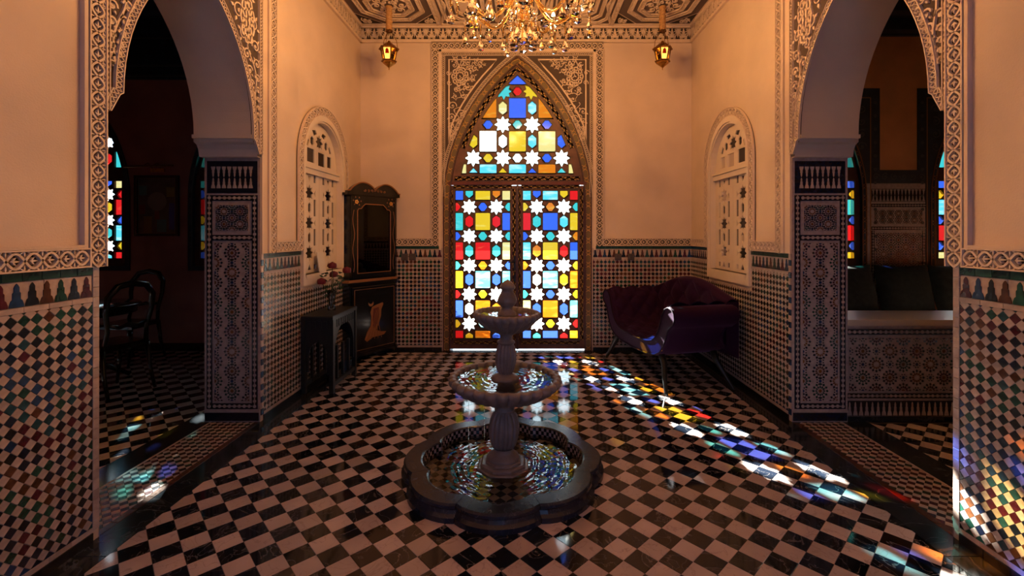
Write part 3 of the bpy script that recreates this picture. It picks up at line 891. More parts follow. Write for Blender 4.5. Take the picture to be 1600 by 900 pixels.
for s in (-1, 1):
    mx = lambda pts: [(XD + s * (x), z) for x, z in pts]
    ax = [(x - XD, z) for x, z in door_arch(-.105)]
    half = [q for q in ax if q[0] >= 0 and q[1] > 2.45]
    half = sorted(half, key=lambda q: -q[1])
    inner = [(HI - .095, half[-1][1] + .05), (HI - .095, ZI - .095)]
    tri = [inner[0]] + [inner[1]] + [(max(half[0][0], .26), ZI - .095)] + [q for q in half if q[1] < ZI - .10 and q[0] < HI - .10 and q[1] > inner[0][1]]
    sp.ribbon(mx(tri + [tri[0]]), .018, .008, .022, 'stucco')
    arabesque(sp, mx([(HI - .15, 2.68), (HI - .16, 2.85), (HI - .19, 3.02), (HI - .22, 3.15)]), lambda t: .035 + .11 * t, .010, .008, .020)
    arabesque(sp, mx([(.42, ZI - .135), (.50, ZI - .145), (.56, ZI - .16), (.64, ZI - .19)]), lambda t: .04 + .08 * t, .010, .008, .020)
    cx, cz = HI - .235, ZI - .31
    for a in range(3):
        pts = [(cx + (.075 + .030 * cos(3 * q + a * 2.1)) * cos(q), cz + (.085 + .035 * cos(3 * q + a * 2.1)) * sin(q)) for q in [2 * pi * i / 28 for i in range(29)]]
        sp.ribbon(mx(pts), .015, .008, .024, 'stucco')
    arabesque(sp, mx([(HI - .33, ZI - .30), (HI - .30, ZI - .42), (HI - .24, ZI - .52), (HI - .20, ZI - .62)]), lambda t: .11 - .03 * t, .010, .008, .020)
    arabesque(sp, mx([(HI - .17, ZI - .14), (HI - .28, ZI - .14), (HI - .38, ZI - .15)]), lambda t: .09, .010, .008, .020)
    for q in range(8):
        a = 2 * pi * q / 8 + .3; spiral(sp, mx([(cx + .155 * cos(a), cz + .165 * sin(a))])[0], .035, a, 1.2, .009, .008, .019, 'stucco', s)
sp.build('carved_spandrel', wall_far)

ZK = 3.93   # foot of the cornice
def cornice(parent, u0, u1):
    c = MB(); h = ZC - ZK
    c.box(u0, u1, ZK, ZC, 0, .006, 'stucco_ground')
    carve(c, [(u0, ZK + .022), (u1, ZK + .022)], h - .05, .145, 'frieze', .006, .020, rails=.05)
    c.box(u0, u1, ZK - .012, ZK + .022, 0, .030, 'stucco'); c.box(u0, u1, ZC - .030, ZC, 0, .034, 'stucco')
    c.build('cornice_frieze', parent)
cornice(wall_far, -XW, XW); cornice(wall_left, 1.0, YF); cornice(wall_right, -YF, -1.0)

b = MB(); b.box(-XW - .4, XW + .4, -YF - .3, -YB + .3, -.12, -.0005, 'stucco')
ceiling = structure('ceiling', 'carved and painted plaster ceiling with octagonal coffers', 'ceiling', 'ceil', b.mesh('ceiling'))
def octa(cx, cy, h, cut=.586): k = h * (1 - cut); return [(cx - h, cy - k), (cx - k, cy - h), (cx + k, cy - h), (cx + h, cy - k), (cx + h, cy + k), (cx + k, cy + h), (cx - k, cy + h), (cx - h, cy + k)]
def ring(mb, cx, cy, h, wd, kind, z0, z1, per=.06, ground='stucco_ground'):
    o = octa(cx, cy, h)
    for i in range(8):
        a, c = o[i], o[(i + 1) % 8]
        carve(mb, [a, c], wd, per, kind, z0, z1, rails=.16, ground=ground)
for cx in (-1.585, 1.585):
    for cy in (-5.285, -4.10, -2.9):
        c = MB()
        c.prism(octa(cx, cy, .475), 0, .003, 'ceiling_ground')
        for k, (sx, sy) in enumerate(((1, 1), (1, -1), (-1, 1), (-1, -1))):   # corner fields
            q = [(cx + sx * .475, cy + sy * .475), (cx + sx * .475, cy + sy * .22), (cx + sx * .22, cy + sy * .475)]
            c.prism(q, 0, .004, 'stucco_ground')
            for t in range(3): spiral(c, (cx + sx * (.41 - .05 * (t == 1)), cy + sy * (.41 - .05 * (t == 2))), .042, t, 1.3, .010, .004, .016, 'stucco')
        ring(c, cx, cy, .380, .055, 'lattice', .004, .018)
        ring(c, cx, cy, .270, .060, 'chain', .004, .018, .075)
        c.prism(octa(cx, cy, .205), 0, .006, 'ceiling_ground')
        for k in range(8):
            a = 2 * pi * k / 8
            spiral(c, (cx + .150 * cos(a), cy + .150 * sin(a)), .048, a, 1.4, .012, .006, .018, 'stucco', 1 if k % 2 else -1)
            spiral(c, (cx + .075 * cos(a + .4), cy + .075 * sin(a + .4)), .030, a, 1.2, .010, .006, .018, 'stucco', -1 if k % 2 else 1)
        c.build('coffer', ceiling)
c = MB()      # strapwork between the octagons
for (x0, x1) in ((-1.10, -1.06), (1.06, 1.10)):
    carve(c, [(x0 + .04, -5.80), (x0 + .04, -2.2)], .06, .07, 'chain', .002, .018, ground='stucco_ground')
for cy in (-5.285, -4.1, -2.9):
    for k in range(3):
        cx = -.70 + .70 * k
        c.prism(rect(cx, cy, .68, 1.0), 0, .003, 'ceiling_ground')
        for (w_, h_) in ((.62, .92), (.44, .74), (.28, .56)):
            q = [(cx - w_ / 2, cy - h_ / 2 + .12), (cx - w_ / 2 + .10, cy - h_ / 2), (cx + w_ / 2 - .10, cy - h_ / 2), (cx + w_ / 2, cy - h_ / 2 + .12), (cx + w_ / 2, cy + h_ / 2 - .12), (cx + w_ / 2 - .10, cy + h_ / 2), (cx - w_ / 2 + .10, cy + h_ / 2), (cx - w_ / 2, cy + h_ / 2 - .12)]
            for i in range(8): carve(c, [q[i], q[(i + 1) % 8]], .045, .055, 'lattice' if w_ != .44 else 'chain', .003, .016, rails=.18)
        c.prism(rect(cx, cy, .16, .40), .003, .012, 'stucco')
        for s in (-1, 1): c.ribbon([(cx + s * .34, cy - .4), (cx + s * .24, cy), (cx + s * .34, cy + .4)], .03, .003, .02, 'stucco')
c.box(-XW, XW, -5.80, -5.765, 0, .014, 'stucco')
c.build('strapwork', ceiling)

# wall behind the camera, with an unseen glazed doorway added for cool fill light
FB = Matrix(((-1, 0, 0, 0), (0, 0, 1, YB), (0, 1, 0, 0), (0, 0, 0, 1)))
b = MB(); dr_ = [(-.95, .12), (.95, .12), (.95, 2.75), (-.95, 2.75)]
b.plate([(-XW - TH, 0), (XW + TH, 0), (XW + TH, ZC), (-XW - TH, ZC)], [dr_], -.2, 0, 'plaster')
structure('wall_front', 'plain plaster wall behind the viewer', 'wall', FB, b.mesh('wall'))
d2 = structure('fill_door', 'added smoked glass double doorway behind the viewer, unseen source of cool fill', 'door', FB)
for s_ in (-1, 1):
    b = MB(); o_ = [(min(0, s_ * .95), .12), (max(0, s_ * .95), .12), (max(0, s_ * .95), 2.75), (min(0, s_ * .95), 2.75)]
    b.plate(o_, [rect(s_ * .475, 1.435, .80, 2.45)], -.12, -.07, 'wood_dark'); l_ = b.build('leaf', d2)
    b = MB(); q = rect(s_ * .475, 1.435, .81, 2.46); b.add([(x, z, -.095) for x, z in q], [(0, 1, 2, 3)], 'pane_fill'); b.build('pane', l_)
# ------------------------------------------------------------------ stained glass
GC = {'r': 'glass_red', 'b': 'glass_blue', 't': 'glass_teal', 'c': 'glass_cyan', 'y': 'glass_yellow', 'a': 'glass_amber', 'o': 'glass_orange', 'w': 'glass_clear'}
def put_panes(parent, panes, z=-.010):
    for poly, col, nm in panes:
        n = len(poly); cx = sum(q[0] for q in poly) / n; cy = sum(q[1] for q in poly) / n
        b = MB(); b.prism([(x - cx, y - cy) for x, y in grow(poly, .004)], -.0001, .0001, GC[col], back=False)
        b.f = [f for f in b.f[:1]]; b.mi = b.mi[:1]; b.sm = b.sm[:1]     # a thin sheet of glass held in the lattice
        b.build(nm, parent, (cx, cy, z))
def lattice(outer, panes, z0, z1, m='wood_door', dx=0, dy=0):
    b = MB(); b.plate(outer, [p[0] for p in panes], z0, z1, m)
    for p, c, nm in panes:
        q = grow(p, .004); n = len(q)
        b.ribbon(q + [q[0], q[1]], .009, z1, z1 + .003, 'lead')
        b.ribbon(grow(p, .016) + grow(p, .016)[:2], .006, z1, z1 + .006, 'paint_olive')
    return b
def leaf_panes(cx, z_star, pitch, top, bot, cols, sx=.173, mw=.189, edge=(.250, .349), rs=.104):
    """cols: rows of colour strings from the top: 5 letters for rectangle rows, 3 for star rows"""
    P = []; ew = edge[1] - edge[0]; ec = (edge[0] + edge[1]) / 2; rh = pitch * .585; n = len(z_star)
    for k, c in enumerate(cols):
        if k % 2 == 0:      # rectangle row
            i = k // 2
            if i == 0: z0, z1 = z_star[0] + rs * .86, top
            elif i == n: z0, z1 = bot, z_star[-1] - rs * .86
            else: z0, z1 = z_star[i] + pitch / 2 - rh / 2, z_star[i] + pitch / 2 + rh / 2
            zc, h = (z0 + z1) / 2, z1 - z0
            P += [(rect(cx - ec, zc, ew, h), c[0], 'pane'), (rect(cx, zc, mw, h), c[2], 'pane'), (rect(cx + ec, zc, ew, h), c[4], 'pane')]
            for s, q in ((-1, c[1]), (1, c[3])):
                x = cx + s * sx
                if i == 0: P.append(([(x, z0 + .022), (x + .048, z0 + h * .55), (x + .048, z1), (x - .048, z1), (x - .048, z0 + h * .55)], q, 'pane'))
                elif i == n: P.append(([(x - .048, z0), (x + .048, z0), (x + .048, z0 + h * .45), (x, z1 - .022), (x - .048, z0 + h * .45)], q, 'pane'))
                else: P.append((hexv(x, zc, .102, pitch * .43), q, 'pane'))
        else:
            z = z_star[k // 2]
            P += [(star8(cx - sx, z, rs), 'w', 'star_pane'), (star8(cx + sx, z, rs), 'w', 'star_pane'), (hexh(cx, z, .122, .105), c[1], 'pane')]
            for s, q in ((-1, c[0]), (1, c[2])):
                x = cx + s * edge[1]; P.append(([(x, z - .052), (x - s * .03, z - .052), (x - s * .072, z), (x - s * .03, z + .052), (x, z + .052)][::s], q, 'pane'))
    return P
# ---- the door
door = structure('door_1', 'arched double door of stained glass panes in a painted wooden frame', 'door', 'far')
ZST = [1.833, 1.459, 1.084, .717, .342]
LEAFS = [(-.5535, ['btyoa', 'rbt', 'tryrb', 'btt', 'rtrta', 'tob', 'ybcbc', 'ryy', 'bwooa', 'ycy', 'ryoba']),
         (.3095, ['cbcyr', 'yot', 'rtbcy', 'bto', 'coyrb', 'oby', 'bwcyo', 'tby', 'abobc', 'yyr', 'btbry'])]
for cx, cols in LEAFS:
    P = leaf_panes(cx, ZST, .373, 2.038, .155, cols)
    x0, x1 = (XD - .855, XD - .006) if cx < 0 else (XD + .006, XD + .855)
    b = lattice([(x0, .022), (x1, .022), (x1, 2.105), (x0, 2.105)], P, -.045, -.012)
    # painted border of the leaf
    gx0, gx1, gz0, gz1 = cx - .372, cx + .372, .130, 2.062
    for pts in ([(gx0, gz0), (gx0, gz1)], [(gx1, gz1), (gx1, gz0)], [(gx0, gz1), (gx1, gz1)], [(gx1, gz0), (gx0, gz0)]):
        wd = .055
        carve(b, pts, wd, .10, 'floral', -.012, -.008, m='paint_olive', rails=.14, ground='paint_red', rail_m='wood_dark', zr=-.002, m2='paint_gold')
    leaf = b.build('leaf', door)
    put_panes(leaf, P, -.028)
    if cx < 0:
        h = MB(); h.box(XD - .050, XD - .020, 1.02, 1.20, -.012, -.006, 'iron'); h.tube([(XD - .035, 1.13, -.006), (XD - .035, 1.13, .03), (XD - .115, 1.13, .034)], .008, 'iron')
        h.box(XD - .048, XD - .022, .88, .97, -.012, -.004, 'iron'); h.build('handle', leaf)
# ---- tympanum
arch_in = [(XD - .726, 2.258)] + [q for q in door_arch(.183) if q[1] > 2.258] + [(XD + .726, 2.258)]
conv = arch_in[::-1]
P = []
def tp(poly, c, nm='pane', mn=.0012):
    A = parea(poly)
    q = clip(poly if sum(poly[i][0] * poly[(i + 1) % len(poly)][1] - poly[(i + 1) % len(poly)][0] * poly[i][1] for i in range(len(poly))) > 0 else poly[::-1], [(x, z) for x, z in conv])
    q2 = []
    for p_ in q:
        if not q2 or math.hypot(p_[0] - q2[-1][0], p_[1] - q2[-1][1]) > 1e-4: q2.append(p_)
    if len(q2) > 2 and math.hypot(q2[0][0] - q2[-1][0], q2[0][1] - q2[-1][1]) < 1e-4: q2.pop()
    if parea(q2) > max(mn, .22 * A): P.append((q2, c, nm))
def area_sign(p): return sum(p[i][0] * p[(i + 1) % len(p)][1] - p[(i + 1) % len(p)][0] * p[i][1] for i in range(len(p)))
if area_sign(conv) < 0: conv = conv[::-1]
sx = .376; c0 = XD
def shrink_conv(d):
    return [(XD - .726 + d, 2.258 + .004)] + [q for q in door_arch(.183 + d) if q[1] > 2.262] + [(XD + .726 - d, 2.258 + .004)]
conv = shrink_conv(.012)
if area_sign(conv) < 0: conv = conv[::-1]
Z1, Z2, Z3 = 2.457, 2.885, 3.31
for i, c in zip((-1.5, -.5, .5, 1.5), 'wwww'): tp(star8(c0 + i * sx, Z1, .112), c, 'star_pane')
for i, c in zip((-1, 0, 1), 'ywb'): tp(hexh(c0 + i * sx, Z1, .13, .108), c)
for i, c in zip((-1, 0, 1), 'cco'): tp(rect(c0 + i * sx, 2.32, .215, .115), c)
for i, c in zip((-1.5, -.5, .5, 1.5), 'cybt'): tp([(c0 + i * sx - .058, 2.268), (c0 + i * sx + .058, 2.268), (c0 + i * sx, 2.33)], c)
for i, c in zip((-2, 2), 'aa'): tp(rect(c0 + i * sx * .925, 2.32, .085, .115), c)
for i, c in zip((-1, 0, 1), 'wya'): tp(rect(c0 + i * sx, 2.671, .215, .262), c)
for i, c in zip((-1.5, -.5, .5, 1.5), 'ywcb'): tp(hexv(c0 + i * sx, 2.671, .104, .178), c)
for i, c in zip((-1.5, -.5, .5, 1.5), 'awwt'): tp(star8(c0 + i * sx, Z2, .112), c, 'star_pane')
for i, c in zip((-1, 0, 1), 'btb'): tp(hexh(c0 + i * sx, Z2, .13, .108), c)
for i, c in zip((-1, 0, 1), 'obo'): tp(rect(c0 + i * sx, 3.097, .215, .258), c)
for i, c in zip((-.5, .5), 'ac'): tp(hexv(c0 + i * sx, 3.097, .104, .178), c)
for i, c in zip((-.5, .5), 'ty'): tp(star8(c0 + i * sx * .92, Z3, .112), c, 'star_pane')
tp(hexh(c0, Z3, .13, .108), 'r'); tp([(c0 - .11, 3.395), (c0 + .11, 3.395), (c0 + .11, 3.6), (c0 - .11, 3.6)], 'b')
ty_out = [(XD - DW + .062, 2.125)] + [q for q in door_arch(.06) if q[1] > 2.13] + [(XD + DW - .062, 2.125)]
b = lattice(ty_out, P, -.045, -.012)
carve(b, door_arch(.165)[6:-6], .070, .11, 'floral', -.012, -.008, m='paint_olive', rails=.12, ground='paint_red', rail_m='wood_dark', zr=0, m2='paint_gold')
carve(b, [(XD + .80, 2.165), (XD - .80, 2.165)][::-1], .062, .11, 'floral', -.012, -.006, m='paint_olive', rails=.12, ground='paint_red', rail_m='wood_dark', zr=0, m2='paint_gold')
b.box(XD - .88, XD + .88, 2.112, 2.150, -.03, .012, 'paint_red')
tym = b.build('tympanum', door); put_panes(tym, P, -.028)
b = MB()     # gilded outer frame
full = [(XD - DW + .088, 0)] + door_arch(.088) + [(XD + DW - .088, 0)]
carve(b, full, .088, .155, 'gilt', .004, .009, m='paint_gold', rails=.16, ground='paint_olive', rail_m='wood_dark', zr=.022)
o_ = [(XD - DW, 0)] + door_arch() + [(XD + DW, 0)]; i_ = [(XD - DW + .092, 0)] + door_arch(.092) + [(XD + DW - .092, 0)]
b.plate(o_ + i_[::-1], [], -.20, .003, 'wood_dark')
b.build('frame', door)
b = MB(); b.box(XD - .012, XD + .012, .022, 2.11, -.012, .016, 'wood_dark'); b.build('meeting_stile', door)
b = MB(); b.box(XD - DW, XD + DW, -.01, .006, -.30, .02, 'marble_strip'); b.build('threshold', door)

# ---- outside: sunlit paving and a tall hedge that shades part of the glass
b = MB(); b.box(-14, 14, YF + .3, 40, -.4, -.05, 'ground_stone')
structure('ground_outside', 'bright sunlit stone paving outside behind the stained glass door', 'paving', None, b.mesh('ground'))
b = MB(); rnd = random.Random(3)
def leaves(x0, x1, y0, y1, z0, z1, n, s):
    for k in range(n):
        c = Vector((rnd.uniform(x0, x1), rnd.uniform(y0, y1), rnd.uniform(z0, z1))); d = Vector((rnd.gauss(0, 1), rnd.gauss(0, 1), rnd.gauss(0, 1))).normalized(); e = d.orthogonal().normalized()
        f = d.cross(e) * s * .35; e = e * s * rnd.uniform(.6, 1.2)
        b.add([tuple(c), tuple(c + e * .5 + f), tuple(c + e), tuple(c + e * .5 - f)], [(0, 1, 2, 3)], 'hedge')
dxy = .43; sl = .617
leaves(-3.1, -2.05, 9.6, 10.4, -.05, 6.4, 5200, .22)
leaves(-6.6, -4.9, 8.8, 9.6, -.05, 4.9, 2000, .22)
b.build('garden_hedge', None, kind='stuff', label='tall leafy green hedge outside that shades the left glass', category='hedge')

# ------------------------------------------------------------------ side rooms
def side_room(nm, sx):
    wm = 'tadelakt_red' if nm == 'left' else 'tadelakt_orange'
    xi, xo = XW + TH, 6.6
    F = Matrix(((1, 0, 0, 0), (0, 0, -1, YF), (0, 1, 0, 0), (0, 0, 0, 1)))
    u0, u1 = sorted((sx * (XW + .001), sx * xo))
    b = MB(); b.plate([(u0, 0), (u1, 0), (u1, ZC), (u0, ZC)], [side_win(c) for c in RW[nm]], -.30, -.0005, wm)
    w = structure('wall_far_%s' % nm, 'far wall of the %s side room between its stained glass windows' % nm, 'wall', F, b.mesh('wall'))
    b = MB(); b.box(*sorted((sx * xo, sx * (xo + .2))), .9, YF + .3, 0, ZC, wm); structure('wall_outer_%s' % nm, 'outer wall of the %s side room' % nm, 'wall', None, b.mesh('wall'))
    b = MB(); b.box(u0, u1, .7, .9, 0, ZC, wm); structure('wall_near_%s' % nm, 'near wall of the %s side room' % nm, 'wall', None, b.mesh('wall'))
    b = MB(); b.box(*sorted((sx * XW, sx * xo)), .7, YF + .3, ZC, ZC + .12, 'side_ceiling')
    c = structure('ceiling_%s' % nm, 'dark painted beam ceiling of the %s side room' % nm, 'ceiling', None, b.mesh('ceiling'))
    for k in range(10):
        b = MB(); y = 1.3 + k * .48; b.box(*sorted((sx * (xi + .02), sx * (xo - .02))), y, y + .12, ZC - .14, ZC, 'painted_blue'); b.build('beam', c)
    b = MB(); b.box(u0, u1, 3.45 if nm == 'left' else 4.0, ZC, 0, .06, 'painted_blue')
    for z in ((3.47, 3.60, 3.95) if nm == 'left' else (4.02, 4.10)): b.box(u0, u1, z, z + .02, .06, .075, 'painted_blue_line')
    b.build('painted_frieze', w)
    b = MB(); b.box(u0, u1, 0, .10, 0, .02, 'zellige_black'); b.build('skirting', w)
    return w
def side_window(n, nm, cx, cols, top):
    F = Matrix(((1, 0, 0, 0), (0, 0, -1, YF), (0, 1, 0, 0), (0, 0, 0, 1)))
    side = 'outer' if (abs(cx) > 5) else 'inner'
    o = structure('window_%d' % n, 'pointed stained glass window in the %s side room, %s' % (nm, 'beside the outer corner' if side == 'outer' else 'nearest the hall'), 'window', F)
    P = leaf_panes(cx, [2.16 - .165, 2.16 - .495, 2.16 - .825], .33, 2.165, 1.175, cols, rs=.094)
    for i, c in zip((-.173, .173), top[0]): P.append((star8(cx + i, 2.66, .09), c, 'star_pane'))
    P += [(rect(cx, 2.44, .189, .20), top[1], 'pane'), (rect(cx, 2.84, .16, .14), top[1], 'pane')]
    for s in (-1, 1): P.append((([(cx + s * .25, 2.34), (cx + s * .345, 2.34), (cx + s * .335, 2.40), (cx + s * .295, 2.54), (cx + s * .25, 2.54)])[::s], 't', 'pane')); P.append((hexv(cx + s * .173, 2.45, .10, .15), 'r', 'pane'))
    P.append((hexh(cx, 2.66, .11, .09), 'r', 'pane'))
    b = lattice(side_win(cx, .055), P, -.06, -.03, 'wood_dark')
    l = b.build('lattice', o); put_panes(l, P, -.045)
    b = MB(); a_ = side_win(cx); i_ = side_win(cx, .058); b.plate(a_, [i_], -.2, .012, 'painted_blue')
    carve(b, [(cx - SWIN_W + .058, 1.08)] + pointed(cx, SWIN_ZS, SWIN_W - .058, SWIN_C, 10) + [(cx + SWIN_W - .058, 1.08)], .056, .14, 'gilt', .012, .016, m='painted_blue_line' if nm == 'left' else 'lacquer_gold', rails=.1)
    b.build('frame', o)
for nm, sx in (('left', -1), ('right', 1)): SIDE['wall_' + nm] = side_room(nm, sx)
side_window(1, 'left', RW['left'][0], ['oyrba', 'btr', 'cryyr', 'brb', 'tybtc', 'yyy', 'rorcr'], ('ww', 'b'))
side_window(2, 'left', RW['left'][1], ['tyrbc', 'btb', 'rbcbr', 'ybo', 'crytc', 'yoy', 'btbrb'], ('ww', 'y'))
side_window(3, 'right', RW['right'][0], ['bryob', 'tby', 'toctt', 'orb', 'rbybr', 'btb', 'yrbty'], ('ww', 'r'))
side_window(4, 'right', RW['right'][1], ['bryob', 'yby', 'ctbyc', 'bro', 'roytr', 'bty', 'aybta'], ('ww', 'r'))
# painted surrounds, tile panel of the right room
w = SIDE['wall_right']
for cx in RW['right']:
    b = MB(); o_ = rect(cx, (3.34 + .86) / 2, 1.30, 3.34 - .86)
    b.plate(o_, [side_win(cx, -.002)], 0, .010, 'painted_blue', back=False)
    for s in (-1, 1):
        b.ribbon([(cx + s * .53, .9), (cx + s * .53, 3.22)], .012, .010, .014, 'lacquer_gold')
        for k in range(14): b.prism(circ(cx + s * .59, .95 + k * .17, .022, 6), .010, .014, 'painted_blue_line')
        for k in range(4): spiral(b, (cx + s * .42, 2.6 + .16 * k), .06, k, 1.3, .014, .010, .014, 'painted_blue_line', s)
    b.ribbon([(cx - .53, 3.22), (cx + .53, 3.22)], .012, .010, .014, 'lacquer_gold')
    b.build('painted_surround', w)
b = MB(); x0, x1 = 4.39, 5.075
b.box(x0 - .1, x1 + .0, .55, 2.13, 0, .011, 'zellige_cream'); i0 = len(b.v)
merlon_strip(b, x0, x1, 1.90, 2.06); bead_band(b, x0, x1, 1.83, 1.87, False); rosette_field(b, x0 + .04, x1 - .04, 1.62, 1.79, .05, 1)
bead_band(b, x0, x1, 1.54, 1.58, False); bead_band(b, x0, x0 + .04, .6, 1.53, True); bead_band(b, x1 - .04, x1, .6, 1.53, True); rosette_field(b, x0 + .06, x1 - .06, .6, 1.50, .066, 0, 3.0, 3.0)
for i in range(i0, len(b.v)): b.v[i] = (b.v[i][0], b.v[i][1], b.v[i][2] + .012)
b.build('zellige_panel', w, kind='stuff')
b = MB(); b.box(x0 - .1, x1, 2.13, 2.30, 0, .012, 'painted_blue')
for k in range(6): spiral(b, (x0 + .06 + k * .115, 2.215), .045, k, 1.3, .012, .012, .016, 'painted_blue_line')
b.build('painted_surround', w)

# low tiled parapet of the right room with a stone top
par = structure('trim_1', 'low parapet in the right side room faced with rosette zellige tiles', 'parapet', Matrix(((1, 0, 0, XW + TH), (0, 0, -1, 3.64), (0, 1, 0, 0), (0, 0, 0, 1))))
b = MB(); PW = 2.4; b.box(0, PW, 0, .765, -.40, -.006, 'zellige_cream'); b.build('body', par)
b = MB(); b.box(0, PW, 0, .04, -.006, .012, 'marble_strip'); merlon_strip(b, 0, PW, .045, .165, False); bead_band(b, 0, PW, .185, .225, False)
rosette_field(b, .02, PW - .02, .245, .665, .064, 1, 3.45, 3.25); bead_band(b, 0, PW, .69, .735, False)
b.build('rosette_tiles', par, kind='stuff')
b = MB(); b.prism([(0, -.42), (PW, -.42), (PW, .02), (0, .02)], .765, .812, 'porcelain', ch=.006, back=True)
b.xf(Matrix(((1, 0, 0, 0), (0, 0, 1, 0), (0, 1, 0, 0), (0, 0, 0, 1)))); b.build('stone_top', par)

# ------------------------------------------------------------------ white openwork windows in the side walls of the hall
def hall_window(n, wall, g):
    nm = 'left' if g > 0 else 'right'
    o = structure('window_%d' % n, 'white arched window with star openwork shutters in the %s hall wall' % nm, 'window', nm)
    U = lambda pts: [(g * y, z) for y, z in pts]
    W = .435; zs = 2.20
    b = MB()     # casing
    out = [(WIN_C - .492, 1.0)] + semi(WIN_C, WIN_ZS, .492) + [(WIN_C + .492, 1.0)]
    mid = [(WIN_C - .452, 1.075)] + semi(WIN_C, zs, .452) + [(WIN_C + .452, 1.075)]
    inn = [(WIN_C - W, 1.10)] + semi(WIN_C, zs, W) + [(WIN_C + W, 1.10)]
    b.plate(U(out), [U(mid)], -.002, .026, 'plaster_white'); b.plate(U(mid), [U(inn)], -.13, .012, 'plaster_white')
    b.build('casing', o)
    b = MB(); b.box(*sorted((g * (WIN_C - .435), g * (WIN_C + .435))), 2.085, 2.155, -.12, -.02, 'plaster_white'); b.box(*sorted((g * (WIN_C - .435), g * (WIN_C + .435))), 2.14, 2.165, -.12, -.008, 'plaster_white'); b.build('transom', o)
    b = MB(); b.box(*sorted((g * (WIN_C - .436), g * (WIN_C + .436))), 1.055, 1.10, -.12, .030, 'plaster_white'); b.build('sill', o)
    # fanlight
    C = WIN_C; fan = [(C - .43, 2.16)] + semi(C, zs, .43) + [(C + .43, 2.16)]
    H = [(rect(C - .19, 2.28, .15, .14)), rect(C + .05, 2.27, .15, .14), star8(C, 2.44, .085), hexv(C - .16, 2.43, .07, .10), hexv(C + .16, 2.43, .07, .10), rect(C + .24, 2.27, .10, .12),
         [(C - .31, 2.24), (C - .29, 2.24), (C - .29, 2.34), (C - .33, 2.34)], [(C - .12, 2.49), (C - .05, 2.52), (C - .08, 2.555), (C - .16, 2.54)], [(C + .12, 2.49), (C + .05, 2.52), (C + .08, 2.555), (C + .16, 2.54)][::-1],
         [(C - .25, 2.36), (C - .22, 2.42), (C - .25, 2.45), (C - .29, 2.38)], [(C + .25, 2.36), (C + .22, 2.42), (C + .25, 2.45), (C + .29, 2.38)][::-1]]
    b = MB(); b.plate(U(fan), [U(h) for h in H], -.064, -.05, 'plaster_white'); f = b.build('fanlight', o)
    cols = ('pane_room_dark', 'glass_red', 'pane_room_dark', 'pane_room_dark')
    for i, h in enumerate(H):
        b = MB(); q = U(grow(h, .003)); b.add([(x, z, -.061) for x, z in q], [tuple(range(len(q)))], cols[i % 4]); b.build('pane', f)
    # two shutters
    for s in (-1, 1):
        c = C + s * .216; x0, x1 = sorted((c - .214, c + .214)); H = []
        for k, z in enumerate((1.90, 1.60, 1.30)):
            H += [star8(c, z, .085), rect(c - .115, z + .155, .045, .09 if k == 0 else .17), rect(c + .115, z + .155, .045, .09 if k == 0 else .17)]
            H += [hexv(c, z + .15, .055, .12)] if k else [[(c - .035, z + .17), (c + .035, z + .17), (c, z + .11)]]
            H += [[(c - .125, z - .035), (c - .095, z), (c - .125, z + .035)], [(c + .125, z - .035), (c + .125, z + .035), (c + .095, z)]]
        H += [rect(c - .115, 1.155, .045, .05), rect(c + .115, 1.155, .045, .05), [(c - .035, 1.13), (c + .035, 1.13), (c, 1.19)]]
        b = MB(); b.plate(U([(x0, 1.10), (x1, 1.10), (x1, 2.085), (x0, 2.085)]), [U(h) for h in H], -.064, -.05, 'plaster_white'); f = b.build('shutter', o)
        for i, h in enumerate(H):
            b = MB(); q = U(grow(h, .003)); b.add([(x, z, -.061) for x, z in q], [tuple(range(len(q)))], cols[(i * 3 + (s > 0)) % 4]); b.build('pane', f)
hall_window(5, wall_left, 1); hall_window(6, wall_right, -1)
# ------------------------------------------------------------------ fountain
FX, FY = -.146, 2.90
ft = thing('fountain', 'two-tiered carved stone fountain standing in a lobed dark marble basin', 'fountain', (FX, FY, 0))
R0 = .615
def rb(t): return R0 * (.925 + .075 * abs(cos(4 * t)) ** .75)
PROF = [(.018, 0), (.018, .028), (.0, .040), (-.010, .055), (.004, .070), (.004, .084), (-.006, .094), (-.100, .094), (-.110, .088), (-.110, .002)]
for k in range(8):
    b = MB(); a0 = pi / 8 + k * pi / 4 + .003; a1 = a0 + pi / 4 - .006; n = 12; vs = []; fs = []
    for i in range(n + 1):
        t = a0 + (a1 - a0) * i / n
        for d, z in PROF: r = rb(t) + d; vs.append((r * cos(t), r * sin(t), z))
    q = len(PROF)
    fs = [(i * q + j, (i + 1) * q + j, (i + 1) * q + j + 1, i * q + j + 1) for i in range(n) for j in range(q - 1)]
    fs += [tuple(range(q)), tuple(range(n * q, n * q + q))[::-1]]
    b.add(vs, fs, 'basin_stone', False); b.build('rim_stone', ft)
b = MB(); D = .070
for i in range(-12, 13):
    for j in range(-12, 13):
        for h in (0, 1):
            x, y = (i + .5 * h) * D, (j + .5 * h) * D
            if math.hypot(x, y) < rb(atan2(y, x)) - .115: kq = D / 2 - .0008; b.prism([(x - kq, y), (x, y - kq), (x + kq, y), (x, y + kq)], -.004, .004, 'zellige_cream' if h else 'zellige_black')
b.build('pool_floor_tiles', ft, kind='stuff')
b = MB(); n = 160
for i in range(n):
    t0, t1 = 2 * pi * i / n, 2 * pi * (i + .93) / n
    for z0, z1, m in ((.010, .036, 0), (.038, .062, 1), (.064, .084, 0)):
        r0, r1 = rb(t0) - .112, rb(t1) - .112
        b.add([(r0 * cos(t0), r0 * sin(t0), z0), (r1 * cos(t1), r1 * sin(t1), z0), (r1 * cos(t1), r1 * sin(t1), z1), (r0 * cos(t0), r0 * sin(t0), z1)], [(3, 2, 1, 0)], 'zellige_cream' if (i + m) % 2 else 'zellige_black')
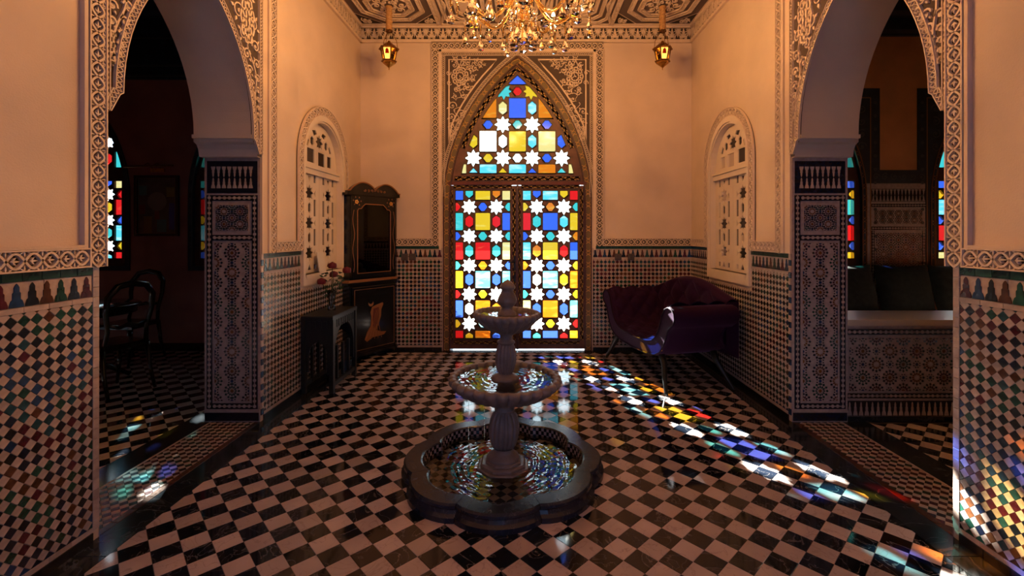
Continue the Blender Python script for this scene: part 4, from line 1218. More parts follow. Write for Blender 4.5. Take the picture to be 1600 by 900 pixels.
b.build('basin_wall_tiles', ft, kind='stuff')
def disc(m, rf, z, n=96):
    b = MB(); b.add([(0, 0, z)] + [(rf(2 * pi * i / n) * cos(2 * pi * i / n), rf(2 * pi * i / n) * sin(2 * pi * i / n), z) for i in range(n)], [(0, 1 + i, 1 + (i + 1) % n) for i in range(n)], m, True); return b
disc('water', lambda t: rb(t) - .109, .030).build('water', ft, label='rippled water in the floor basin')
TILT = Matrix.Rotation(radians(1.4), 4, 'Y')
b = MB(); b.prism(circ(0, 0, .172, 8, pi / 8), .004, .040, 'stone', ch=.006); b.prism(circ(0, 0, .150, 8, pi / 8), .040, .062, 'stone', ch=.008); b.prism(circ(0, 0, .118, 8, pi / 8), .06, .075, 'stone', ch=.006)
b.build('plinth', ft, mw=TILT)
fl16 = lambda n, amp: (lambda t, i: 1 - amp + amp * abs(sin(n * t / 2)) ** .7)
b = MB(); b.lathe([(.098, .072), (.102, .084), (.097, .096), (.082, .104), (.068, .118), (.061, .132), (.063, .145)], 'stone', 32)
b.lathe([(.050, .372), (.062, .378), (.064, .388), (.048, .398), (.044, .415), (.055, .44)], 'stone', 32)
b.lathe([(.055, .143), (.078, .162), (.093, .21), (.097, .26), (.092, .315), (.079, .352), (.055, .376)], 'stone', 128, flute=fl16(16, .15)); b.build('column', ft, mw=TILT)
def bowl(prof, lobes, zw, rw, nm):
    b = MB(); k = len(prof)
    b.lathe(prof, 'stone', lobes * 8, flute=lambda t, i: 1 if (i < 2 or i > k - 4) else 1 - .075 + .075 * abs(sin(lobes * t / 2)) ** .6); o = b.build(nm, ft, mw=TILT)
    disc('water', lambda t: rw, zw).build('bowl_water', o)
bowl([(.045, .435), (.075, .440), (.15, .452), (.25, .484), (.322, .528), (.338, .548), (.352, .556), (.360, .574), (.354, .592), (.336, .600), (.316, .594), (.304, .580), (.26, .555), (.03, .515)], 30, .579, .302, 'lower_bowl')
b = MB(); b.lathe([(.09, .515), (.088, .585), (.075, .598), (.05, .604), (.045, .615)], 'stone', 24)
b.lathe([(.042, .610), (.058, .64), (.068, .69), (.067, .735), (.057, .78), (.042, .803)], 'stone', 112, flute=fl16(14, .15))
b.lathe([(.046, .798), (.057, .806), (.055, .816), (.041, .824), (.039, .85), (.06, .872)], 'stone', 24); b.build('upper_column', ft, mw=TILT)
bowl([(.04, .865), (.066, .870), (.115, .886), (.170, .925), (.196, .955), (.212, .965), (.219, .982), (.214, .998), (.202, 1.004), (.188, 1.0), (.176, .988), (.14, .968), (.03, .955)], 26, .986, .175, 'upper_bowl')
b = MB(); b.lathe([(.060, .96), (.058, .998), (.044, 1.006), (.036, 1.018), (.034, 1.030), (.046, 1.042), (.059, 1.062), (.061, 1.080), (.052, 1.104), (.039, 1.125), (.036, 1.140), (.047, 1.147), (.049, 1.158), (.040, 1.178), (.022, 1.194), (.0, 1.206)], 'stone', 32); b.build('finial', ft, mw=TILT)
for a, r, z0 in ((2.35, .352, .545), (2.0, .350, .545)):
    b = MB(); b.tube([(r * cos(a), r * sin(a), z0), (r * 1.01 * cos(a), r * 1.01 * sin(a), .3), (r * 1.01 * cos(a), r * 1.01 * sin(a), .03)], .0013, 'crystal', 5); b.build('water_thread', ft)

# ------------------------------------------------------------------ velvet settee
e = Vector((-.241, .970, 0)); d = Vector((.970, .241, 0))
st = thing('settee', 'dark plum velvet scroll-armed settee with a buttoned back', 'settee', (1.14, 4.86, 0)); st.rotation_euler = (0, 0, atan2(-e.y, -e.x))
INN = [(0, .425), (.15, .426), (.28, .434), (.38, .458), (.45, .505), (.50, .57), (.535, .65), (.57, .74), (.62, .80), (.68, .825)]
OUT = [(.745, .815), (.792, .775), (.802, .72), (.780, .665), (.735, .635), (.690, .60), (.660, .53), (.615, .44), (.545, .36), (.44, .312), (.28, .285), (0, .275)]
half = INN + OUT
loop = half + [(-x, z) for x, z in half[-2:0:-1]]
def inset(p, k):
    n = len(p); r = []
    for i in range(n):
        a, c = p[i - 1], p[(i + 1) % n]; dx, dz = c[0] - a[0], c[1] - a[1]; l = math.hypot(dx, dz); r.append((p[i][0] + dz / l * k * -1 * SGN, p[i][1] + dx / l * k * SGN))
    return r
SGN = 1 if area_sign(loop) > 0 else -1
b = MB(); lv = [(0.0, .016), (.010, .004), (.03, 0), (.66, 0), (.68, .01)]; vs = []
for y, k in lv: vs += [(x, y, z) for x, z in inset(loop, k)]
n = len(loop); fs = [(a * n + i, a * n + (i + 1) % n, (a + 1) * n + (i + 1) % n, (a + 1) * n + i) for a in range(len(lv) - 1) for i in range(n)]
b.add(vs, fs, 'velvet', True); b.add([v for v in vs[:n]], [tuple(range(n))], 'velvet'); b.add(vs[-n:], [tuple(range(n))], 'velvet'); b.build('frame_upholstery', st)
b = MB(); pl = inset(loop, .012); b.tube([(x, -.004, z) for x, z in pl] + [(pl[0][0], -.004, pl[0][1])], .007, 'velvet_dark', 6); b.build('piping', st)
inn = Path([(-x, z) for x, z in INN[::-1]] + INN[1:])
def tuft(a, c, na, nc): return abs(sin(pi * (a * na + c * nc))) ** .6 * abs(sin(pi * (a * na - c * nc))) ** .6
b = MB()
def seat_fn(a, c):
    h = .006 + .030 * tuft(a, c, 8, 3); q = inn.at(a * inn.L, h * (1 if 0 < c < 1 else .1)); return (q[0], .02 + .60 * c, q[1])
b.grid(seat_fn, 96, 36, 'velvet'); b.build('tufted_seat', st)
b = MB()
def top(x): return .80 + .20 * max(0, cos(pi * (x - .05) / 1.62)) ** 1.3
def back_fn(a, c):
    x = -.70 + 1.40 * a; z0 = .40; z = z0 + (top(x) - z0) * min(1, c / .8)
    if c <= .8: return (x, .615 - .035 * tuft(a, c / .8, 5, 2) - .02 * (1 - c), z)
    t = (c - .8) / .2; return (x, .60 + .14 * t, top(x) + .028 * sin(pi * t))
b.grid(back_fn, 90, 40, 'velvet')
b.grid(lambda a, c: (.70 - 1.40 * a, .74, .30 + (top(.70 - 1.40 * a) - .30) * c), 20, 2, 'velvet')
for s in (-1, 1): b.add([(s * .70, .60, .4), (s * .70, .74, .3), (s * .70, .74, top(s * .7)), (s * .70, .60, top(s * .7))], [(0, 1, 2, 3)], 'velvet')
b.build('tufted_back', st)
bt = MB(); bt.sphere((0, 0, 0), .011, 'velvet_dark', (1, .6, 1), 8, 6); bme = bt.mesh('button')
for i in range(1, 10):
    for j in (1, 2, 3):
        if (i + j) % 2 == 0: x = -.70 + 1.40 * i / 10; link('button', bme, st, (x, .600, .40 + (top(x) - .40) * j / 4))
for s in (-1, 1):
    for y, fy in ((.05, -.01), (.62, .70)):
        b = MB(); b.tube([(s * .47, y, .345), (s * .53, y, .25), (s * .585, (y + fy) / 2, .14), (s * .66, fy, .02), (s * .675, fy, 0)], [.034, .030, .024, .018, .018], 'ebony', 8); b.build('leg', st)
for s in (-1, 1):
    b = MB(); b.tube([(s * .56, .0, .392), (s * .56, .66, .392)], .006, 'brass', 6); b.build('brass_rail', st)

# ------------------------------------------------------------------ corner display cabinet
CC = Vector((-2.095, 5.815)); pB, pC, pD, pE = (-1.645, 5.815), (-1.645, 5.745), (-2.015, 5.235), (-2.095, 5.235)
cab = thing('corner_cabinet', 'black lacquer corner display cabinet with gilt trim and a glazed upper door', 'cabinet', (0, 0, 0))
foot = [tuple(CC), pE, pD, pC, pB]
def off(k):
    c = (-1.93, 5.62); return [(x + (x - c[0]) * k if i not in (0,) else x, y + (y - c[1]) * k if i not in (0,) else y) for i, (x, y) in enumerate(foot)]
def fit(p): return [(max(x, -2.095), min(y, 5.815)) for x, y in p]
CF = Matrix(((.587, 0, .810, pD[0]), (.810, 0, -.587, pD[1]), (0, 1, 0, 0), (0, 0, 0, 1)))
FWD = math.hypot(pC[0] - pD[0], pC[1] - pD[1])
b = MB(); b.prism(fit(off(.02)), .085, .90, 'lacquer', back=True); b.build('lower_body', cab)
for (z0, z1, k) in ((.06, .088, .07), (.895, .925, .08), (.925, .955, .05), (.955, .975, .02)):
    b = MB(); b.prism(fit(off(k)), z0, z1, 'lacquer' if k != .05 else 'lacquer_gold', ch=.004, back=True); b.build('moulding', cab)
b = MB()       # upper carcass, open at the front
th = .018
def slab(p, q, z0, z1, m='lacquer'):
    dx, dy = q[0] - p[0], q[1] - p[1]; l = math.hypot(dx, dy); nx, ny = -dy / l * th, dx / l * th
    b.prism([p, q, (q[0] + nx, q[1] + ny), (p[0] + nx, p[1] + ny)], z0, z1, m, back=True)
slab(tuple(CC), pE, .97, 1.93); slab(pB, tuple(CC), .97, 1.93); slab(pE, pD, .97, 1.93); slab(pC, pB, .97, 1.93)
b.prism(foot, .972, .985, 'lacquer', back=True); b.prism(foot, 1.92, 1.94, 'lacquer', back=True); b.build('upper_body', cab)
b = MB(); b.prism([(x * .985 - .03, y * .985 + .085) for x, y in foot], 1.56, 1.566, 'pane_dim', back=True); b.build('glass_shelf', cab)
b = MB()       # glazed door with a shaped opening
hole_ = [(.085, 1.03), (FWD - .085, 1.03), (FWD - .085, 1.76), (FWD - .10, 1.78), (FWD - .135, 1.785), (FWD - .155, 1.81), (FWD - .19, 1.84), (.19, 1.84), (.155, 1.81), (.135, 1.785), (.10, 1.78), (.085, 1.76)]
b.plate([(.004, .975), (FWD - .004, .975), (FWD - .004, 1.93), (.004, 1.93)], [hole_], -.004, .018, 'lacquer')
b.ribbon(hole_ + hole_[:2], .010, .018, .022, 'lacquer_gold')
for s in (0, 1):
    m_ = lambda x: x if s == 0 else FWD - x
    for k in range(5): a = k * 1.26; b.prism(circ(m_(.075 + .016 * cos(a)), 1.86 + .016 * sin(a), .011, 6), .018, .021, 'paint_gold')
    for k in range(6): b.prism([(m_(.075 + .05 * cos(k - 1.) * 1), 1.86 + .05 * sin(k - 1.)), (m_(.09 + .05 * cos(k - 1.)), 1.865 + .05 * sin(k - 1.)), (m_(.08 + .05 * cos(k - 1.)), 1.88 + .05 * sin(k - 1.))], .018, .020, 'lacquer_gold')
    b.ribbon([(m_(.035 + .012 * sin(k)), 1.05 + k * .055) for k in range(14)], .006, .018, .020, 'lacquer_gold')
dr = b.build('glazed_door', cab, mw=CF)
b = MB(); b.plate(grow(hole_, .004), [], .003, .006, 'pane_dim'); b.build('glass', dr)
b = MB()       # shaped pediment
ped = [(-.05, 1.94), (FWD + .05, 1.94), (FWD + .05, 1.985)] + [(FWD + .02 - (FWD + .04) * t, 1.99 + .085 * abs(sin(pi * 2 * t)) ** .8 * (1 if True else 0) + .02 * sin(pi * t)) for t in [i / 24 for i in range(25)]] + [(-.05, 1.985)]
b.prism(ped, -.02, .03, 'lacquer', back=True); b.ribbon(ped[2:], .014, .03, .040, 'lacquer_gold')
for k in range(-3, 4): spiral(b, (FWD / 2 + k * .045, 2.0), .018, k, 1.2, .006, .03, .033, 'lacquer_gold')
b.build('pediment', cab, mw=CF)
b = MB(); b.prism(fit(off(.06)), 1.935, 1.965, 'lacquer', ch=.006, back=True); b.build('crown_moulding', cab)
b = MB()       # lower door with inlaid figure
b.prism(rect(FWD / 2, .49, FWD - .03, .76), .016, .030, 'lacquer', ch=.004)
fr = [(.04, .14), (FWD - .04, .14), (FWD - .04, .84), (.04, .84)]
b.ribbon(fr + fr[:2], .006, .030, .033, 'lacquer_gold')
ld = b.build('lower_door', cab, mw=CF)
b = MB()       # robed figure inlay: simple standing silhouette with flowing robe
robe = [(.27, .62), (.33, .64), (.42, .66), (.43, .64), (.40, .58), (.395, .50), (.36, .40), (.33, .34), (.40, .31), (.47, .30), (.44, .27), (.36, .26), (.28, .26), (.20, .22), (.17, .25), (.20, .33), (.25, .40), (.26, .50), (.25, .56)]
b.prism(robe, .031, .036, 'lacquer_gold'); b.prism([(.29, .60), (.36, .61), (.37, .52), (.34, .42), (.29, .36), (.28, .48)], .036, .039, 'paint_red'); b.prism(circ(.255, .665, .035, 12), .031, .037, 'lacquer_gold'); b.prism(circ(.250, .69, .030, 10), .037, .040, 'lacquer')
for k in range(5): b.ribbon([(.20 + .05 * k, .24), (.28 + .02 * k, .40), (.32 + .012 * k, .58)], .005, .036, .041, 'lacquer_gold')
b.build('inlaid_figure', ld, label='gilt inlay of a robed standing figure')
for (x, y) in (pD, pC, pE):
    b = MB(); b.prism(circ(min(max(x, -2.07), -1.66), min(y, 5.79), .028, 8), 0, .062, 'lacquer', ch=.004); b.build('foot', cab)
# glasses on the shelf and a figurine in the cabinet
def goblet(nm, x, y, z, k, lab):
    b = MB(); b.lathe([(.022 * k, 0), (.022 * k, .004), (.005, .008), (.004, .045), (.012, .055), (.026 * k, .085), (.028 * k, .13), (.026 * k, .13), (.010, .06)], 'crystal', 14)
    o = b.build(nm, None, (x, y, z)); o['label'] = lab; o['category'] = 'glass'; o['group'] = 'stemmed glasses in the corner cabinet'; return o
gl_lab = ('stemmed crystal glass on the cabinet shelf, nearest the window', 'stemmed crystal glass in the middle of the cabinet shelf', 'stemmed crystal glass on the cabinet shelf, nearest the door')
for k, (x, y) in enumerate(((-1.985, 5.44), (-1.90, 5.55), (-1.76, 5.70))): goblet('goblet', x, y, 1.567, 1.15, gl_lab[k])
b = MB(); b.sphere((0, 0, .05), .055, 'porcelain', (1.1, .8, .9)); b.sphere((-.015, -.02, .125), .040, 'porcelain'); b.sphere((-.05, -.045, .118), .014, 'paint_gold', (1.4, 1.1, .6)); b.lathe([(.05, 0), (.05, .012), (.0, .014)], 'porcelain', 16)
o = b.build('figurine', None, (-1.952, 5.425, .9865)); o['label'] = 'small white porcelain bird figurine at the bottom of the cabinet'; o['category'] = 'figurine'

# ------------------------------------------------------------------ carved side table with roses
tb = thing('side_table', 'black carved wooden side table against the left wall below the window', 'table', (-1.945, 4.555, 0))
W_, D_ = .30, .61; H_ = .725
b = MB(); b.prism(rect(0, 0, W_ + .0, D_ + .0), H_ - .035, H_, 'ebony', ch=.006, back=True); b.build('table_top', tb)
for sx in (-1, 1):
    for sy in (-1, 1): b = MB(); b.box(*sorted((sx * W_ / 2, sx * (W_ / 2 - .04))), *sorted((sy * (D_ / 2 - .008), sy * (D_ / 2 - .05))), 0, H_ - .035, 'ebony'); b.build('leg', tb)
def apron(w, mw, nm='apron'):
    b = MB(); a_ = [(-w / 2, H_ - .035), (-w / 2, .20), (-w / 2 + .03, .20)] + [(q[0], q[1]) for q in pointed(0, .36, w / 2 - .03, .05, 8)] + [(w / 2 - .03, .20), (w / 2, .20), (w / 2, H_ - .035)]
    b.prism(a_, -.008, .008, 'ebony', back=True)
    for k in range(int(w / .05)): b.box(-w / 2 + .02 + k * .05, -w / 2 + .05 + k * .05, H_ - .12, H_ - .05, .008, .013, 'ebony')
    b.build(nm, tb, mw=mw)
RX = lambda x: Matrix(((0, 0, 1, x), (1, 0, 0, 0), (0, 1, 0, 0), (0, 0, 0, 1)))
RY = lambda y: Matrix(((1, 0, 0, 0), (0, 0, -1, y), (0, 1, 0, 0), (0, 0, 0, 1)))
apron(D_ - .09, RX(W_ / 2 - .02)); apron(W_ - .07, RY(-D_ / 2 + .03)); apron(W_ - .07, RY(D_ / 2 - .03)); apron(D_ - .09, RX(-W_ / 2 + .02))
for sx in (-1, 1):
    for k in range(3): b = MB(); y = -.14 + .14 * k; b.box(sx * .12 - .012, sx * .12 + .012, y - .012, y + .012, .06, .42, 'ebony'); b.build('baluster', tb)
for sx in (-1, 1): b = MB(); b.box(sx * .13 - .015, sx * .13 + .015, -.27, .27, .06, .10, 'ebony'); b.build('stretcher', tb)
va = thing('flower_vase', 'clear glass vase on the black side table holding dark red roses', 'vase', (-1.955, 4.60, .7255))
b = MB(); b.lathe([(.0, .0), (.036, 0), (.040, .01), (.030, .05), (.034, .14), (.044, .20), (.041, .20), (.031, .14), (.027, .05), (.0, .012)], 'pane_clear', 20); b.build('glass_body', va)
ros = ((.02, -.03, .455, 'rose flower head standing highest in the vase'), (.145, .02, .405, 'x'), (-.075, -.06, .30, 'x'), (.0, .05, .36, 'x'))
for i, (x, y, z, l) in enumerate(ros):
    b = MB(); b.tube([(x * .1, y * .1, .02), (x * .3, y * .3, .18), (x, y, z - .02)], .0035, 'leafgreen', 6); s_ = b.build('stem', va)
    b = MB()
    for q in range(3):
        for k in range(5):
            a = k * 1.257 + q * .6; r_ = .012 + .012 * q
            b.grid(lambda u_, v_: (x + (r_ + .006 * sin(pi * v_)) * cos(a + (u_ - .5) * 1.5), y + (r_ + .006 * sin(pi * v_)) * sin(a + (u_ - .5) * 1.5), z - .02 + .048 * v_ - .006 * q), 4, 3, 'rose')
    b.sphere((x, y, z), .017, 'rose'); b.build('rose', s_)
b = MB(); rnd = random.Random(5)
for k in range(46):
    a = rnd.uniform(0, 2 * pi); r_ = rnd.uniform(.02, .10); z = rnd.uniform(.15, .38); c = Vector((r_ * cos(a), r_ * sin(a) * .8, z)); dd = Vector((cos(a), sin(a), rnd.uniform(-.5, .6))).normalized(); e_ = dd.orthogonal().normalized(); l = rnd.uniform(.035, .06)
    b.add([tuple(c), tuple(c + dd * l * .5 + e_ * l * .3), tuple(c + dd * l), tuple(c + dd * l * .5 - e_ * l * .3)], [(0, 1, 2, 3)], 'leafgreen')
b.build('leaves', va, kind='stuff')
b = MB(); b.box(-.004, .004, -.075, .075, 0, .205, 'white_paper'); o = b.build('white_card', None, (-2.088, 4.70, 1.1005)); o.rotation_euler = (0, -.14, 0); o['label'] = 'plain white card leaning in the left window sill behind the roses'; o['category'] = 'card'

# ------------------------------------------------------------------ switches on the far wall
def switch(x, z, lab):
    o = thing('light_switch', lab, 'switch', (x, YF - .007, z), group='switch plates beside the door'); b = MB(); b.prism(rect(0, 0, .085, .085), 0, .010, 'switch_metal', ch=.003, back=True); b.xf(Matrix(((1, 0, 0, 0), (0, 0, -1, 0), (0, 1, 0, 0), (0, 0, 0, 1)))); b.build('plate', o)
    b = MB(); b.prism(rect(0, 0, .045, .05), .010, .015, 'switch_metal', ch=.002); b.xf(Matrix(((1, 0, 0, 0), (0, 0, -1, 0), (0, 1, 0, 0), (0, 0, 0, 1)))); b.build('rocker', o)
for x, l in ((-1.545, 'switch plate by the corner cabinet, nearer the cabinet'), (-1.445, 'switch plate by the corner cabinet, nearer the door'), (1.17, 'switch plate above the settee, nearer the door'), (1.335, 'switch plate above the settee, nearer the corner')): switch(x, 1.195, l)

# ------------------------------------------------------------------ lanterns
def lantern(x, lab, y=5.285, z0=3.377, watt=LANTERN_WATT):
    o = thing('hanging_lantern', lab, 'lantern', (x, y, z0), group='brass lanterns hanging from the ceiling')
    hx = lambda r, z: [(r * cos(pi / 3 * k), r * sin(pi / 3 * k), z) for k in range(6)]
    def hexl(prof, m):
        b = MB(); b.lathe(prof, m, 6, smooth=False); return b
    hexl([(0, .0), (.006, .012), (.006, .03), (.018, .040)], 'brass').build('bottom_finial', o)
    hexl([(.012, .035), (.045, .062), (.070, .082), (.074, .095)], 'brass').build('bottom_cup', o)
    hexl([(.070, .094), (.090, .098), (.092, .108), (.072, .112)], 'brass_dark').build('lower_rim', o)
    for k in range(6):
        a0, a1 = pi / 3 * k, pi / 3 * (k + 1); r0, r1 = .066, .094
        p = lambda a, r, z: (r * cos(a), r * sin(a), z)
        b = MB(); b.tube([p(a0, r0, .110), p(a0, r1, .238)], .007, 'brass_dark', 6); b.build('post', o)
        g = [p(a0, r0 - .003, .112), p(a1, r0 - .003, .112), p(a1, r1 - .003, .236), p(a0, r1 - .003, .236)]
        b = MB(); b.add(g, [(0, 1, 2, 3)], 'lantern_glow' if k % 2 == 0 else 'glass_amber'); pn = b.build('pane', o)
        cx = [(Vector(g[0]) + Vector(g[1])) * .5, (Vector(g[2]) + Vector(g[3])) * .5]; t_ = (Vector(g[1]) - Vector(g[0])).normalized(); out_ = Vector((cos((a0 + a1) / 2), sin((a0 + a1) / 2), 0)) * .004
        b = MB(); pts = [cx[0].lerp(cx[1], .5) + t_ * .020 + out_, cx[0].lerp(cx[1], .5) - t_ * .020 + out_, cx[0].lerp(cx[1], .82) - t_ * .016 + out_, cx[0].lerp(cx[1], .95) + out_, cx[0].lerp(cx[1], .82) + t_ * .016 + out_]
        b.add([tuple(q) for q in pts], [(0, 1, 2, 3, 4)], 'glass_red' if k % 3 else 'glass_amber'); b.tube([tuple(q) for q in pts + pts[:1]], .003, 'brass', 5); b.build('arched_inset', pn)
    hexl([(.092, .236), (.118, .240), (.120, .250), (.095, .258)], 'brass_dark').build('upper_rim', o)
    hexl([(.095, .256), (.070, .285), (.036, .312), (.020, .322), (.016, .338), (.0, .345)], 'brass').build('roof', o)
    for k in range(3):
        a = 2 * pi * k / 3 + .5; b = MB(); b.tube([(.10 * cos(a), .10 * sin(a), .255), (.085 * cos(a), .085 * sin(a), .36), (.02 * cos(a), .02 * sin(a), .46)], .004, 'brass_dark', 5); b.build('chain', o)
    b = MB(); L = ZC - .02 - z0 - .455; n = 26
    b.tube([(0, 0, .455 + L * i / n) for i in range(n + 1)], [.036 + .005 * sin(i * 2.1) + .003 * cos(i * 5) for i in range(n + 1)], 'cord', 10); b.build('cord_sleeve', o)
    hexl([(.045, .445), (.045, .462), (.03, .47)], 'brass_dark').build('sleeve_cap', o)
    ld_ = bpy.data.lights.new('lantern_light', 'POINT'); ld_.energy = watt; ld_.color = (1, .55, .2); ld_.shadow_soft_size = .02
    lo = bpy.data.objects.new('lantern_light', ld_); COL.objects.link(lo); lo.parent = o; lo.location = (0, 0, .17)
lantern(-1.583, 'brass hexagonal lantern on a wrapped cord hanging left of the door')
lantern(1.576, 'brass hexagonal lantern on a wrapped cord hanging right of the door')

lantern(4.6, 'brass hexagonal lantern hanging inside the right side room, hidden by the near wall', 2.9, 3.2, 34.0)
# ------------------------------------------------------------------ chandelier
ch = thing('chandelier', 'large crystal chandelier with amber glass arms hanging from the ceiling', 'chandelier', (-.02, 3.3, -.07))
b = MB()
b.lathe([(.012, 4.20), (.012, 3.62), (.05, 3.60), (.07, 3.56), (.045, 3.52), (.03, 3.50), (.055, 3.46), (.085, 3.42), (.075, 3.37), (.035, 3.34)], 'crystal_amber', 20)
b.lathe([(.035, 3.345), (.075, 3.32), (.088, 3.285), (.07, 3.25), (.035, 3.232), (.032, 3.215)], 'crystal', 20); b.build('stem', ch)
b = MB(); b.lathe([(.030, 3.216), (.070, 3.205), (.088, 3.17), (.092, 3.12), (.090, 3.07)], 'crystal_amber', 24, flute=lambda t, i: 1 - .08 + .08 * abs(sin(8 * t))); b.build('glass_basket', ch)
def drop_mesh(L, r):
    b = MB(); b.lathe([(.0, 0), (r * .30, -L * .10), (r * .25, -L * .30), (r * .62, -L * .52), (r, -L * .76), (r * .72, -L * .92), (0, -L)], 'crystal', 8, smooth=False); return b.mesh('crystal_drop')
drops = [drop_mesh(.115, .033), drop_mesh(.150, .040), drop_mesh(.09, .026)]
bead = MB(); bead.sphere((0, 0, 0), .013, 'crystal', nu=6, nv=5); bead = bead.mesh('crystal_bead')
prism_ = MB(); prism_.lathe([(0, 0), (.010, -.01), (.010, -.095), (0, -.105)], 'crystal_amber', 6, smooth=False); prism_ = prism_.mesh('crystal_prism')
rnd = random.Random(11)
for k in range(12):
    a = 2 * pi * k / 12
    for q in range(3): link('crystal_bead', bead, ch, (.093 * cos(a + q * .1), .093 * sin(a + q * .1), 3.15 - .035 * q))
    link('crystal_drop', drops[k % 2], ch, (.080 * cos(a), .080 * sin(a), 3.055 - .01 * (k % 2)))
def arm(a, r, zc):
    c, s = cos(a), sin(a); P3 = lambda q, z: (q * c, q * s, z)
    b = MB(); pts = []
    for i in range(17):
        t = i / 16; q = .05 + (r - .05) * t; z = 3.36 - .26 * sin(pi * min(1, t * 1.05)) * (1 - .2 * t) + (zc - .02 - 3.36) * t ** 3; pts.append(P3(q, z))
    b.tube(pts, [.014 + .002 * sin(i * 3) for i in range(17)], 'crystal_amber', 8); o = b.build('arm', ch)
    b = MB(); b.lathe([(.0, -.025), (.02, -.02), (.035, -.005), (.105, .010), (.112, .020), (.05, .008), (.0, .006)], 'crystal', 20, cx=r * c, cy=r * s, cz=zc, flute=lambda t, i: 1 - .08 + .08 * abs(sin(5 * t)) if i in (3, 4) else 1); b.build('drip_pan', o)
    b = MB(); b.lathe([(.014, .006), (.014, .060), (0, .061)], 'candle', 10, cx=r * c, cy=r * s, cz=zc); b.build('candle', o)
    b = MB(); b.lathe([(.006, .061), (.014, .075), (.011, .092), (0, .115)], 'bulb', 8, cx=r * c, cy=r * s, cz=zc); b.build('bulb', o)
    for k in range(4):
        t = a + 2 * pi * k / 4 + .4; x, y = r * c + .095 * cos(t), r * s + .095 * sin(t)
        link('crystal_prism', prism_, ch, (x, y, zc + .002))
        if rnd.random() < .8: link('crystal_drop', drops[rnd.randrange(3)], ch, (x, y, zc - .105))
    l = bpy.data.lights.new('candle_light', 'POINT'); l.energy = CHANDELIER_WATT; l.color = WARM; l.shadow_soft_size = .02
    lo = bpy.data.objects.new('candle_light', l); COL.objects.link(lo); lo.parent = ch; lo.location = P3(r, zc + .140)
for k in range(8): arm(2 * pi * k / 8 + .2, .43, 3.23)

# ------------------------------------------------------------------ left side room: table, chairs, picture
dt = thing('round_table', 'dark glossy round table half hidden behind the left arch', 'table', (-4.47, 4.62, 0))
b = MB(); b.lathe([(0, .74), (.44, .74), (.455, .752), (.455, .765), (.44, .775), (0, .775)], 'lacquer', 40); b.build('table_top', dt)
b = MB(); b.lathe([(.42, .74), (.42, .68), (.40, .68), (.40, .74)], 'lacquer', 40); b.build('apron', dt)
b = MB(); b.lathe([(.05, .68), (.045, .5), (.075, .38), (.05, .26), (.06, .12)], 'lacquer', 20); b.build('pedestal', dt)
for k in range(4): a = k * pi / 2 + .6; b = MB(); b.tube([(.04 * cos(a), .04 * sin(a), .2), (.2 * cos(a), .2 * sin(a), .12), (.36 * cos(a), .36 * sin(a), .015)], [.03, .026, .02], 'lacquer', 8); b.build('foot', dt)
def chair(x, y, rz, lab):
    o = thing('dining_chair', lab, 'chair', (x, y, 0), rz, 'dark balloon-back dining chairs')
    b = MB(); b.prism([(-.21, -.20), (.21, -.20), (.24, .22), (-.24, .22)], .42, .47, 'lacquer', ch=.02, back=True); b.build('seat', o)
    for s in (-1, 1):
        b = MB(); b.tube([(s * .20, .19, .42), (s * .205, .20, .2), (s * .19, .21, 0)], [.022, .018, .013], 'lacquer', 8); b.build('leg', o)
        b = MB(); b.tube([(s * .19, -.19, .44), (s * .195, -.22, .2), (s * .20, -.28, 0)], [.022, .018, .014], 'lacquer', 8); b.build('leg', o)
    pts = [(-.18, -.19, .44), (-.165, -.215, .60), (-.195, -.24, .78), (-.19, -.26, .92), (-.12, -.275, 1.01), (0, -.28, 1.035), (.12, -.275, 1.01), (.19, -.26, .92), (.195, -.24, .78), (.165, -.215, .60), (.18, -.19, .44)]
    b = MB(); b.tube(pts, [.019, .019, .022, .026, .030, .032, .030, .026, .022, .019, .019], 'lacquer', 8); b.build('back_frame', o)
    b = MB(); b.tube([(-.17, -.225, .66), (-.08, -.23, .63), (0, -.232, .65), (.08, -.23, .63), (.17, -.225, .66)], [.014, .018, .022, .018, .014], 'lacquer', 8); b.build('back_rail', o)
chair(-3.93, 4.33, radians(75), 'dark balloon-back dining chair seen through the left arch, nearer the viewer')
chair(-4.62, 5.32, radians(178), 'dark balloon-back dining chair behind the round table')
b = MB(); b.lathe([(0, 0), (.05, .0), (.055, .01), (.10, .03), (.135, .075), (.13, .078), (.09, .035), (0, .018)], 'steel', 28); o = b.build('silver_bowl', None, (-4.50, 4.62, .7755)); o['label'] = 'shallow silver bowl on the dark round table'; o['category'] = 'bowl'
pc = thing('framed_picture', 'dim framed portrait picture between the two left room windows', 'picture', (-4.69, YF - .002, 1.46))
FW = Matrix(((1, 0, 0, 0), (0, 0, -1, 0), (0, 1, 0, 0), (0, 0, 0, 1)))
b = MB(); b.plate(rect(0, .385, .56, .77), [rect(0, .385, .49, .70)], 0, .035, 'lacquer'); b.ribbon([(-.245, .035), (.245, .035), (.245, .735), (-.245, .735), (-.245, .035), (-.2, .035)], .006, .035, .038, 'brass_dark'); b.build('frame', pc, mw=FW)
b = MB(); b.prism(rect(0, .385, .49, .70), 0, .012, 'canvas')        # plain abstract stand-in
for (x, z, w_, h_, m) in ((-.12, .14, .10, .22, 'canvas_yellow'), (.19, .25, .08, .34, 'canvas_blue'), (.0, .27, .06, .12, 'canvas_red'), (.06, .13, .12, .16, 'canvas_teal'), (.17, .56, .10, .12, 'canvas_yellow'), (-.18, .58, .10, .12, 'canvas_teal'), (-.19, .34, .08, .12, 'canvas_red')): b.prism(rect(x, z, w_, h_), .012, .013, m)
b.prism(circ(0, .44, .12, 20), .013, .014, 'canvas_skin'); b.build('canvas', pc, mw=FW)
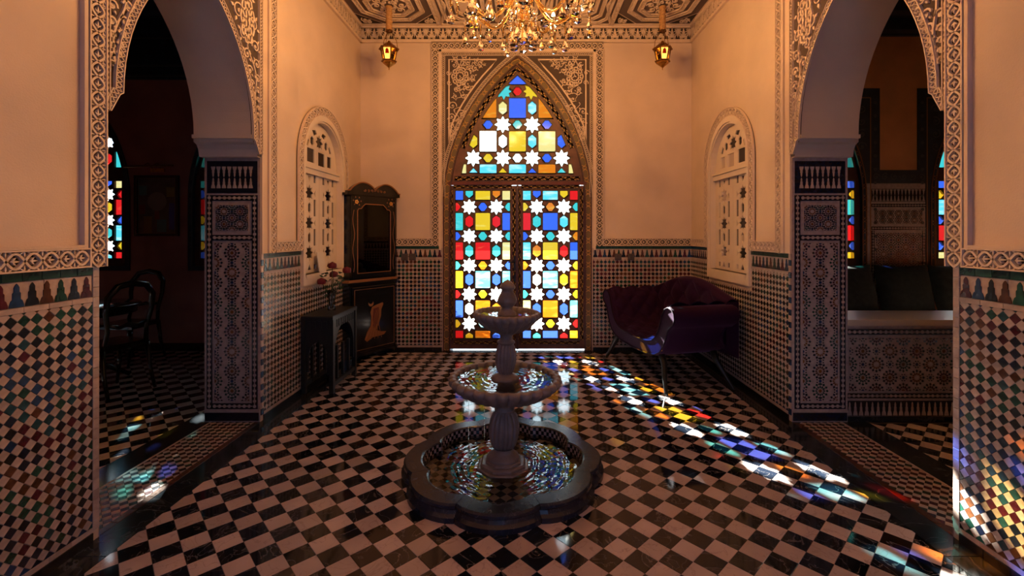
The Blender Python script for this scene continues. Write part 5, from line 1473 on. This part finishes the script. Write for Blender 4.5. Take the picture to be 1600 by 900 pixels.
b = MB(); b.plate(rect(0, .385, .49, .70), [], .018, .021, 'pane_clear'); b.build('glass', pc, mw=FW)
pl_ = thing('picture_lamp', 'slim brass picture lamp above the framed picture', 'lamp', (-4.69, YF - .002, 2.29))
b = MB(); b.tube([(-.30, -.16, .03), (.32, -.16, .045)], .012, 'brass_dark', 8); b.build('shade', pl_)
b = MB(); b.box(-.08, .09, -.02, 0, -.02, .03, 'brass'); b.build('bracket', pl_)
for s in (-1, 1): b = MB(); b.tube([(s * .05, -.01, .02), (s * .06, -.08, .09), (s * .06, -.16, .04)], .005, 'brass_dark', 6); b.build('arm', pl_)

# ------------------------------------------------------------------ right side room: sofa and cushions
sf = thing('sofa', 'dark low sofa along the far wall of the right side room', 'sofa', (4.4, 5.36, 0))
b = MB(); b.prism(rect(0, 0, 3.2, .78), .06, .40, 'upholstery_floral', ch=.03, back=True); b.build('base', sf)
b = MB(); b.prism(rect(0, -.02, 3.15, .70), .40, .55, 'upholstery_floral', ch=.04); b.build('seat_cushion', sf)
for sx in (-1.45, 1.45):
    for sy in (-.3, .3): b = MB(); b.prism(circ(sx, sy, .03, 8), 0, .062, 'ebony'); b.build('foot', sf)
def cushion(x, lab, rz=0.0):
    b = MB(); w_, h_ = .62, .56
    def fn(a, c):
        s = (1 - abs(2 * (a % 1.0) - 1) ** 4) * (1 - abs(2 * c - 1) ** 4); return s
    b.grid(lambda a, c: (-w_ / 2 + w_ * a, -.11 * fn(a, c) ** .7, h_ * c * (1 + .04 * abs(2 * a - 1) ** 2)), 20, 16, 'upholstery_floral'); b.grid(lambda a, c: (w_ / 2 - w_ * a, .09 * fn(a, c) ** .7, h_ * c * (1 + .04 * abs(2 * a - 1) ** 2)), 20, 16, 'upholstery_floral')
    o = b.build('sofa_cushion', None, (x, 5.38, .553)); o.rotation_euler = (radians(-14), 0, rz); o['label'] = lab; o['category'] = 'cushion'; o['group'] = 'large floral back cushions on the sofa'
cushion(3.86, 'dark floral back cushion on the sofa, nearest the tiled jamb', .06); cushion(4.50, 'dark floral back cushion in the middle of the right room sofa', -.04); cushion(5.14, 'dark floral back cushion on the sofa, partly hidden by the near wall', .05)
